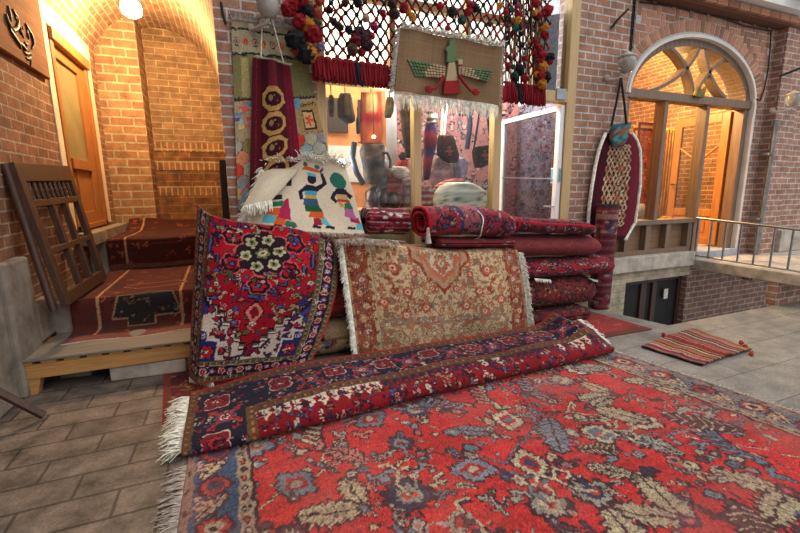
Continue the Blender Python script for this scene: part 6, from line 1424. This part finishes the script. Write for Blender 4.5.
def P_s1(u, v): y, z = s1f(v); return -1.36+u-0.02*(y-4), y+0.015*np.sin(u*8)*np.clip((4.3-y)/0.2, 0, 1), z+0.004*np.sin(u*9)
t = tag(sheet('step_carpet', cs1, P_s1, None, M['pile'], 0.010), 'dim red carpet draped over the lower step and onto the bench', 'carpet')
s2l, s2f = path([(5.885, 0.585), (5.878, 0.75), (5.885, 0.90), (5.94, 0.958), (6.3, 0.955), (6.9, 0.962), (7.15, 1.02), (7.26, 1.10), (7.33, 1.08), (7.36, 0.98)])
cs2 = cv_step(1.30, s2l, 4, (74, 34, 28)); cs2.rect(0.3, 0.9, 1.0, 1.3, (70, 40, 36)); cs2.finish(6, speck=0.12)
def P_s2(u, v): y, z = s2f(v); return -1.40+u, y+0.02*np.sin(u*5)*(z > 1.0), z+0.006*np.sin(u*9)+0.02*np.sin(u*4+1)*np.clip((y-6.9)/0.2, 0, 1)
tag(sheet('step_carpet', cs2, P_s2, None, M['pile'], 0.010), 'dark red carpet covering the upper step before the brick back wall', 'carpet')
# leaning lattice frame
O = np.array([(-1.30, 4.02, 0.60), (-1.30, 5.20, 0.60), (-1.555, 4.20, 1.74), (-1.555, 5.46, 1.78)])     # BL BR TL TR
def PF_(u, v, n): q = (O[0]*(1-u)+O[1]*u)*(1-v)+(O[2]*(1-u)+O[3]*u)*v; return Vector(q)+Vector((0.975, 0, 0.22))*n
t = thing('lattice_frame', (-1.3, 4.6, 0.58), 'old brown lattice window frame leaning against the left brick wall', 'window frame')
def bar(name, *a, ch=0.0):
    mb = MB(); mb.pbox(PF_, *a, -0.02, 0.03); return mb.build(name, M['wood_old'], t, bevel=0.004)
bar('stile', 0, 0.075, 0, 1); bar('stile', 0.925, 1.0, 0, 1); bar('bottom_rail', 0.075, 0.925, 0, 0.085); bar('top_rail', 0.075, 0.925, 0.87, 1.0); bar('middle_rail', 0.075, 0.925, 0.69, 0.74); bar('cross_bar', 0.075, 0.925, 0.36, 0.40); bar('muntin', 0.37, 0.415, 0.085, 0.69); bar('muntin', 0.625, 0.665, 0.085, 0.69)
for k in range(9):
    mb = MB(); u = 0.135+k*0.09; p = [PF_(u, v, 0.005) for v in (0.74, 0.765, 0.79, 0.805, 0.82, 0.845, 0.87)]; mb.tube(p, [0.012, 0.02, 0.012, 0.024, 0.012, 0.02, 0.012], 8); mb.build('spindle', M['wood_old'], t)
mb = MB(); mb.tube([PF_(0.0, 0.995, -0.03), PF_(-0.03, 0.0, -0.06)], 0.03, 6); mb.build('side_batten', M['wood_old'], t)
# sign board with black script
t = thing('sign_board', (-1.56, 4.95, 2.6), 'wooden board with black flowing script on the upper left wall', 'sign')
P = lambda u, v, n: (-1.60+n, u, v)
mb = MB(); mb.pbox(P, 4.35, 5.40, 2.62, 3.42, 0.005, 0.045, 0.01); mb.build('board', m_wood('sign_wood', (112, 66, 32), (146, 92, 48), 1, rough=0.9), t)
mb = MB(); sc = lambda zx, zy: W(zx*0.15, zy*0.15, -1.55)     # script strokes read off the photo
for st, wd in (([(55, 40), (60, 80), (68, 120), (72, 145)], .016), ([(85, 60), (95, 85), (112, 110), (120, 130)], .014), ([(40, 95), (45, 130), (60, 170), (85, 205), (110, 190), (128, 170)], .020), ([(60, 180), (82, 225), (105, 262), (125, 290), (140, 325)], .018), ([(125, 135), (118, 165), (108, 185)], .014), ([(140, 180), (130, 205), (140, 225), (155, 215)], .012), ([(170, 155), (185, 195), (205, 225), (220, 265), (222, 300), (212, 325)], .018), ([(180, 200), (184, 235), (192, 262)], .014), ([(150, 230), (160, 255)], .014), ([(128, 280), (150, 305), (165, 330), (180, 325)], .018), ([(160, 345), (178, 362), (200, 350), (206, 378), (190, 395), (176, 385)], .015), ([(204, 380), (206, 415), (205, 445)], .010), ([(150, 180), (158, 195)], .012), ([(165, 280), (175, 300), (190, 290)], .014), ([(110, 95), (104, 120), (112, 140)], .012)):
    q = [sc(*p) for p in st]; mb.tube([(-1.552, a, b) for a, b in q], [wd*0.6]+[wd]*(len(q)-2)+[wd*0.5], 6)
mb.build('script', M['iron'], t)
# hanging bulb in the passage
x, z = -1.02, 3.66; yb = 6.2; p_ = None
bx_, bz_ = U(131, 7, 6.2); t = thing('ceiling_lamp', (bx_, 6.2, bz_), 'glowing lamp under the vaulted brick passage ceiling', 'lamp')
mb = MB(); mb.lathe((bx_, 6.2, bz_), [(0.05, -0.11), (0.10, -0.08), (0.115, -0.02), (0.10, 0.05), (0.05, 0.08)], 18); mb.build('bulb', m_emit('lamp_glow', (255, 226, 176), 22), t)
mb = MB(); mb.tube([(bx_, 6.2, bz_+0.08), (bx_, 6.2, bz_+0.16)], 0.03, 8); mb.build('lamp_socket', M['iron'], t)
PASS = (bx_, 6.2, bz_)
# dark post by the shop corner, stick in the foreground
mb = MB(); p, q = U(222, 160, 4.9), U(219, 250, 4.9); mb.hexa([(p[0]-0.05, 4.88, 0.585), (p[0]+0.02, 4.88, 0.585), (p[0]+0.02, 4.95, 0.585), (p[0]-0.05, 4.95, 0.585), (p[0]-0.03, 4.88, p[1]), (p[0]+0.035, 4.88, p[1]), (p[0]+0.035, 4.95, p[1]), (p[0]-0.03, 4.95, p[1])]); tag(mb.build('wooden_post', M['wood_black'], None, bevel=0.005), 'dark square wooden post standing behind the shop corner on the step', 'post')
mb = MB(); a, b = G(44, 416, 0.02), None; A = Vector((a[0], a[1], 0.024)); B = Vector((-1.56, 3.25, 0.36)); mb.tube([A, B], 0.030, 4, smooth=False); tag(mb.build('wooden_stick', M['wood_old'], None, bevel=0.004), 'brown squared wooden stick slanting to the pavers at the left edge', 'stick')

# ================================================================ right side
t = thing('metal_railing', (6.36, 3.4, 0.44), 'grey steel railing along the landing before the arched door', 'railing')
X = 6.38
ys = [4.0-0.188*k for k in range(10)]
mb = MB(); mb.tube([(X, 4.03, 1.05), (X, 2.68, 0.971)], 0.018, 8); mb.build('top_rail', M['steel'], t)
mb = MB(); mb.tube([(X, 4.03, 0.50), (X, 2.68, 0.469)], 0.013, 8); mb.build('bottom_rail', M['steel'], t)
for k, y in enumerate(ys):
    if y < 2.70: break
    mb = MB(); mb.tube([(X, y, 0.475 if k else 0.442), (X, y, 1.05-(4.03-y)*0.058)], 0.013 if k else 0.02, 8); mb.build('baluster', M['steel'], t)
mb = MB(); mb.tube([(X, 2.68, 0.442), (X, 2.68, 0.99)], 0.022, 8); mb.build('end_post', M['steel'], t)
mb = MB(); q = [U(*p, 3.84) for p in ((800, 66), (793, 75), (777, 120), (772, 150), (758, 222), (757, 250))]; mb.tube([(q[2][0], 3.84, q[2][1]), (q[5][0], 3.84, 0.446)], 0.032, 12)
for k in (0.25, 0.75): zz = q[2][1]*(1-k)+q[5][1]*k; xx = q[2][0]*(1-k)+q[5][0]*k; mb.box(xx-0.06, xx+0.06, 3.84, 3.98, zz-0.02, zz+0.02)
tag(mb.build('drain_pipe', m_plain('grey_pipe', (120, 124, 126), 0.5, 0.3), None), 'grey drainpipe running down the brick at the far right', 'pipe')
def cable(name, lab, pts, Y, r=0.010, mat='iron'):
    mb = MB(); q = [U(*p, Y) for p in pts]; mb.tube([(a, Y, b) for a, b in q], r, 6); return tag(mb.build(name, M[mat], None), lab, 'cable')
cable('electric_cable', 'black cable sagging along the herringbone brick above the arch', [(640, 2), (680, 7), (712, 14), (745, 26), (772, 31)], 4.015)
cable('electric_cable', 'black cable dropping beside the arch at its right jamb', [(771, 32), (770, 50), (768, 70), (764, 90), (760, 101), (757, 99)], 4.0)
cable('electric_cable', 'thin cable down the brick pier left of the herringbone panel', [(634, 0), (632, 25), (630, 52)], 4.04, 0.008)
cable('electric_cable', 'thin black cable on the brick corner left of the wall carpet', [(221, 2), (223, 14), (226, 24)], 4.04, 0.010)
mb = MB(); q = [U(*p, 4.0) for p in ((614, 27), (617, 20), (624, 11))]; mb.tube([(a, 4.04-0.05*k, b) for k, (a, b) in enumerate(q)], 0.014, 6); tag(mb.build('wall_hook', M['iron'], None), 'black iron hook high on the brick pier', 'hook')
q = [U(*p, 3.8) for p in ((786, 75), (798, 66))]; mb = MB(); mb.tube([(q[0][0], 3.88, q[0][1]), (q[1][0], 3.6, q[1][1])], 0.016, 6); tag(mb.build('wall_hook', M['iron'], None), 'black iron bracket on the pier at the right edge', 'hook')
mb = MB(); a = [W(*p, 7.9) for p in ((740, 3), (800, 26))]
mb.box(7.3, 10.2, 3.55, 3.86, 4.02, 4.22); tag(struct('trim_13', mb, M['white']))
# inside the arched room
def roomrug(lab, x0, x1, z0, z1, y, bg, pal, seed):
    c = cv_motif(x1-x0, z1-z0, bg, pal, seed, dens=100, px=0.012, border=False); w_, h_ = x1-x0, z1-z0
    for d, q in ((0.0, (120, 40, 30)), (0.05, pal[0]), (0.1, (96, 34, 30))):
        c.rect(d, 0, d+0.05, h_, q); c.rect(w_-d-0.05, 0, w_-d, h_, q); c.rect(0, h_-d-0.05, w_, h_-d, q)
    tag(sheet('wall_carpet', c.finish(seed, wob=0.004), lambda u, v: (x0+u, y-0.02*np.sin(u*5), z0+v), None, M['pile'], 0.012), lab, 'carpet')
x0, _ = U(632, 150, 5.6); x1, _ = U(656, 150, 5.6)
roomrug('orange-red carpet hanging inside the arched room beside the bag-shaped carpet', x0, x1, 0.9, U(640, 122, 5.6)[1], 5.6, (170, 80, 44), [(196, 150, 90), (110, 40, 30), (200, 110, 60)], 111)
x0, _ = U(657, 150, 6.2); x1, _ = U(674, 150, 6.2)
cy_ = stripecv([(200, 160, 80), (176, 130, 60), (150, 100, 44)], 16, 9, True)
def P_gold(u, v): return x0+u*(x1-x0), 6.2-0.03*np.sin(u*40), 0.5+v*(U(665, 128, 6.2)[1]-0.5)
tag(sheet('gold_curtain', cy_, P_gold, None, M['cloth'], 0.008), 'gold striped curtain hanging inside the arched room', 'curtain')
mb = MB(); x, z = U(643, 213, 4.5); mb.box(5.1, 6.2, 4.45, 4.9, 0.42, 0.95); tag(mb.build('storage_chest', M['wood_dado'], None, bevel=0.01), 'wooden chest behind the side light of the arched window', 'chest')
for px, lab, col, hh, rr in ((640, 'pale stacked bundle on the chest by the side light', (190, 170, 150), 0.30, 0.14), (655, 'brown cloth bundle on the chest beside the mullion', (150, 120, 90), 0.22, 0.10)):
    x, z = U(px, 200, 4.62); mb = MB(); mb.col = col; mb.lathe((x, 4.64, 0.952), [(rr*0.9, 0), (rr, hh*0.3), (rr*0.95, hh*0.75), (rr*0.5, hh)], 16); t = tag(mb.build('cloth_bundle', M['cloth'], None), lab, 'bundle')
x, z = U(667, 213, 4.62); mb = MB(); mb.col = (190, 140, 60); mb.ball((x, 4.64, 1.0), 0.07, 12, 8, 0.1, (1.3, 1, 0.6)); tag(mb.build('yarn_ball', M['yarn'], None), 'ball of golden yarn on the chest next to the doorway', 'yarn')
# under the arched wall: cellar frames in the stairwell
def cframe(lab, x0, x1, z0, z1, y, name='cellar_window'):
    t = thing(name, ((x0+x1)/2, y, z0), lab, 'window' if 'window' in name else 'door'); mb = MB(); s = 0.06
    mb.box(x0, x0+s, y, y+0.08, z0, z1); mb.box(x1-s, x1, y, y+0.08, z0, z1); mb.box(x0+s, x1-s, y, y+0.08, z1-s, z1); mb.box(x0+s, x1-s, y, y+0.08, z0, z0+s); mb.build('frame', M['wood_old'], t, bevel=0.004)
    mb = MB(); mb.box(x0+s, x1-s, y+0.03, y+0.05, z0+s, z1-s); mb.build('dark_pane', M['pane_dark'], t); return t
M['pane_dark'] = m_plain('dim_glass', (26, 22, 20), 0.7, 0.0, 0.2, 4, 0)
cframe('dark cellar window beside the cream brick in the stairwell', 5.03, 5.50, -0.9, 0.19, 4.10); cframe('dark cellar window left of the cellar door in stairwell', 5.50, 5.74, -0.9, 0.19, 4.10)
t = cframe('dark cellar door in the stairwell below the arched window', 5.74, 6.33, -1.9, 0.19, 4.12, 'cellar_door')
x, z = U(666, 293, 4.10); mb = MB(); mb.box(x-0.03, x+0.05, 4.105, 4.12, z-0.09, z+0.06); mb.build('paper_notice', M['fringe'], t)

# ================================================================ light
def lamp(name, loc, kind, energy, col, size=0.1, rot=None, spread=None):
    l = bpy.data.lights.new(name, kind); l.energy = energy; l.color = tuple(lin(col))
    if kind == 'POINT': l.shadow_soft_size = size
    if kind == 'AREA': l.shape = 'RECTANGLE'; l.size, l.size_y = size
    if kind == 'SUN': l.angle = size
    o = bpy.data.objects.new(name, l); COL.objects.link(o); o.location = loc
    if rot is not None: o.rotation_euler = Vector(rot).to_track_quat('-Z', 'Y').to_euler()
    return o
lamp('passage_light', (PASS[0], PASS[1]-0.02, PASS[2]-0.22), 'POINT', 205, (255, 218, 158), 0.12)
lamp('arched_room_light', (5.6, 5.3, 3.3), 'POINT', 560, (255, 210, 144), 0.15)
lamp('arched_room_light', (7.9, 6.0, 3.1), 'POINT', 260, (255, 204, 134), 0.15)
lamp('shop_light', (1.3, 5.2, 3.6), 'POINT', 190, (255, 228, 196), 0.2); lamp('shop_light', (3.2, 5.0, 3.5), 'POINT', 170, (244, 246, 255), 0.2)
x, z = U(341, 163, 4.45); lamp('display_light', (x, 4.38, z), 'POINT', 8, (225, 236, 255), 0.05)
lamp('display_fill', (1.55, 4.215, 2.44), 'POINT', 10, (255, 238, 216), 0.06); lamp('display_fill', (2.35, 4.215, 2.44), 'POINT', 24, (255, 240, 226), 0.06)  # unseen fill lights added inside the panes to brighten the displayed goods
lamp('daylight', (0, 0, 8), 'SUN', 1.8, (255, 250, 244), math.radians(70), rot=(-0.35, 0.45, -0.85))
wd = bpy.data.worlds.new('world'); S.world = wd; wd.use_nodes = True
bg = wd.node_tree.nodes['Background']; bg.inputs[0].default_value = l4((224, 228, 234)); bg.inputs[1].default_value = 0.9
S.view_settings.view_transform = 'Standard'; S.view_settings.look = 'None'; S.view_settings.exposure = 0.08; S.view_settings.gamma = 1.0
S.view_settings.use_curve_mapping = False
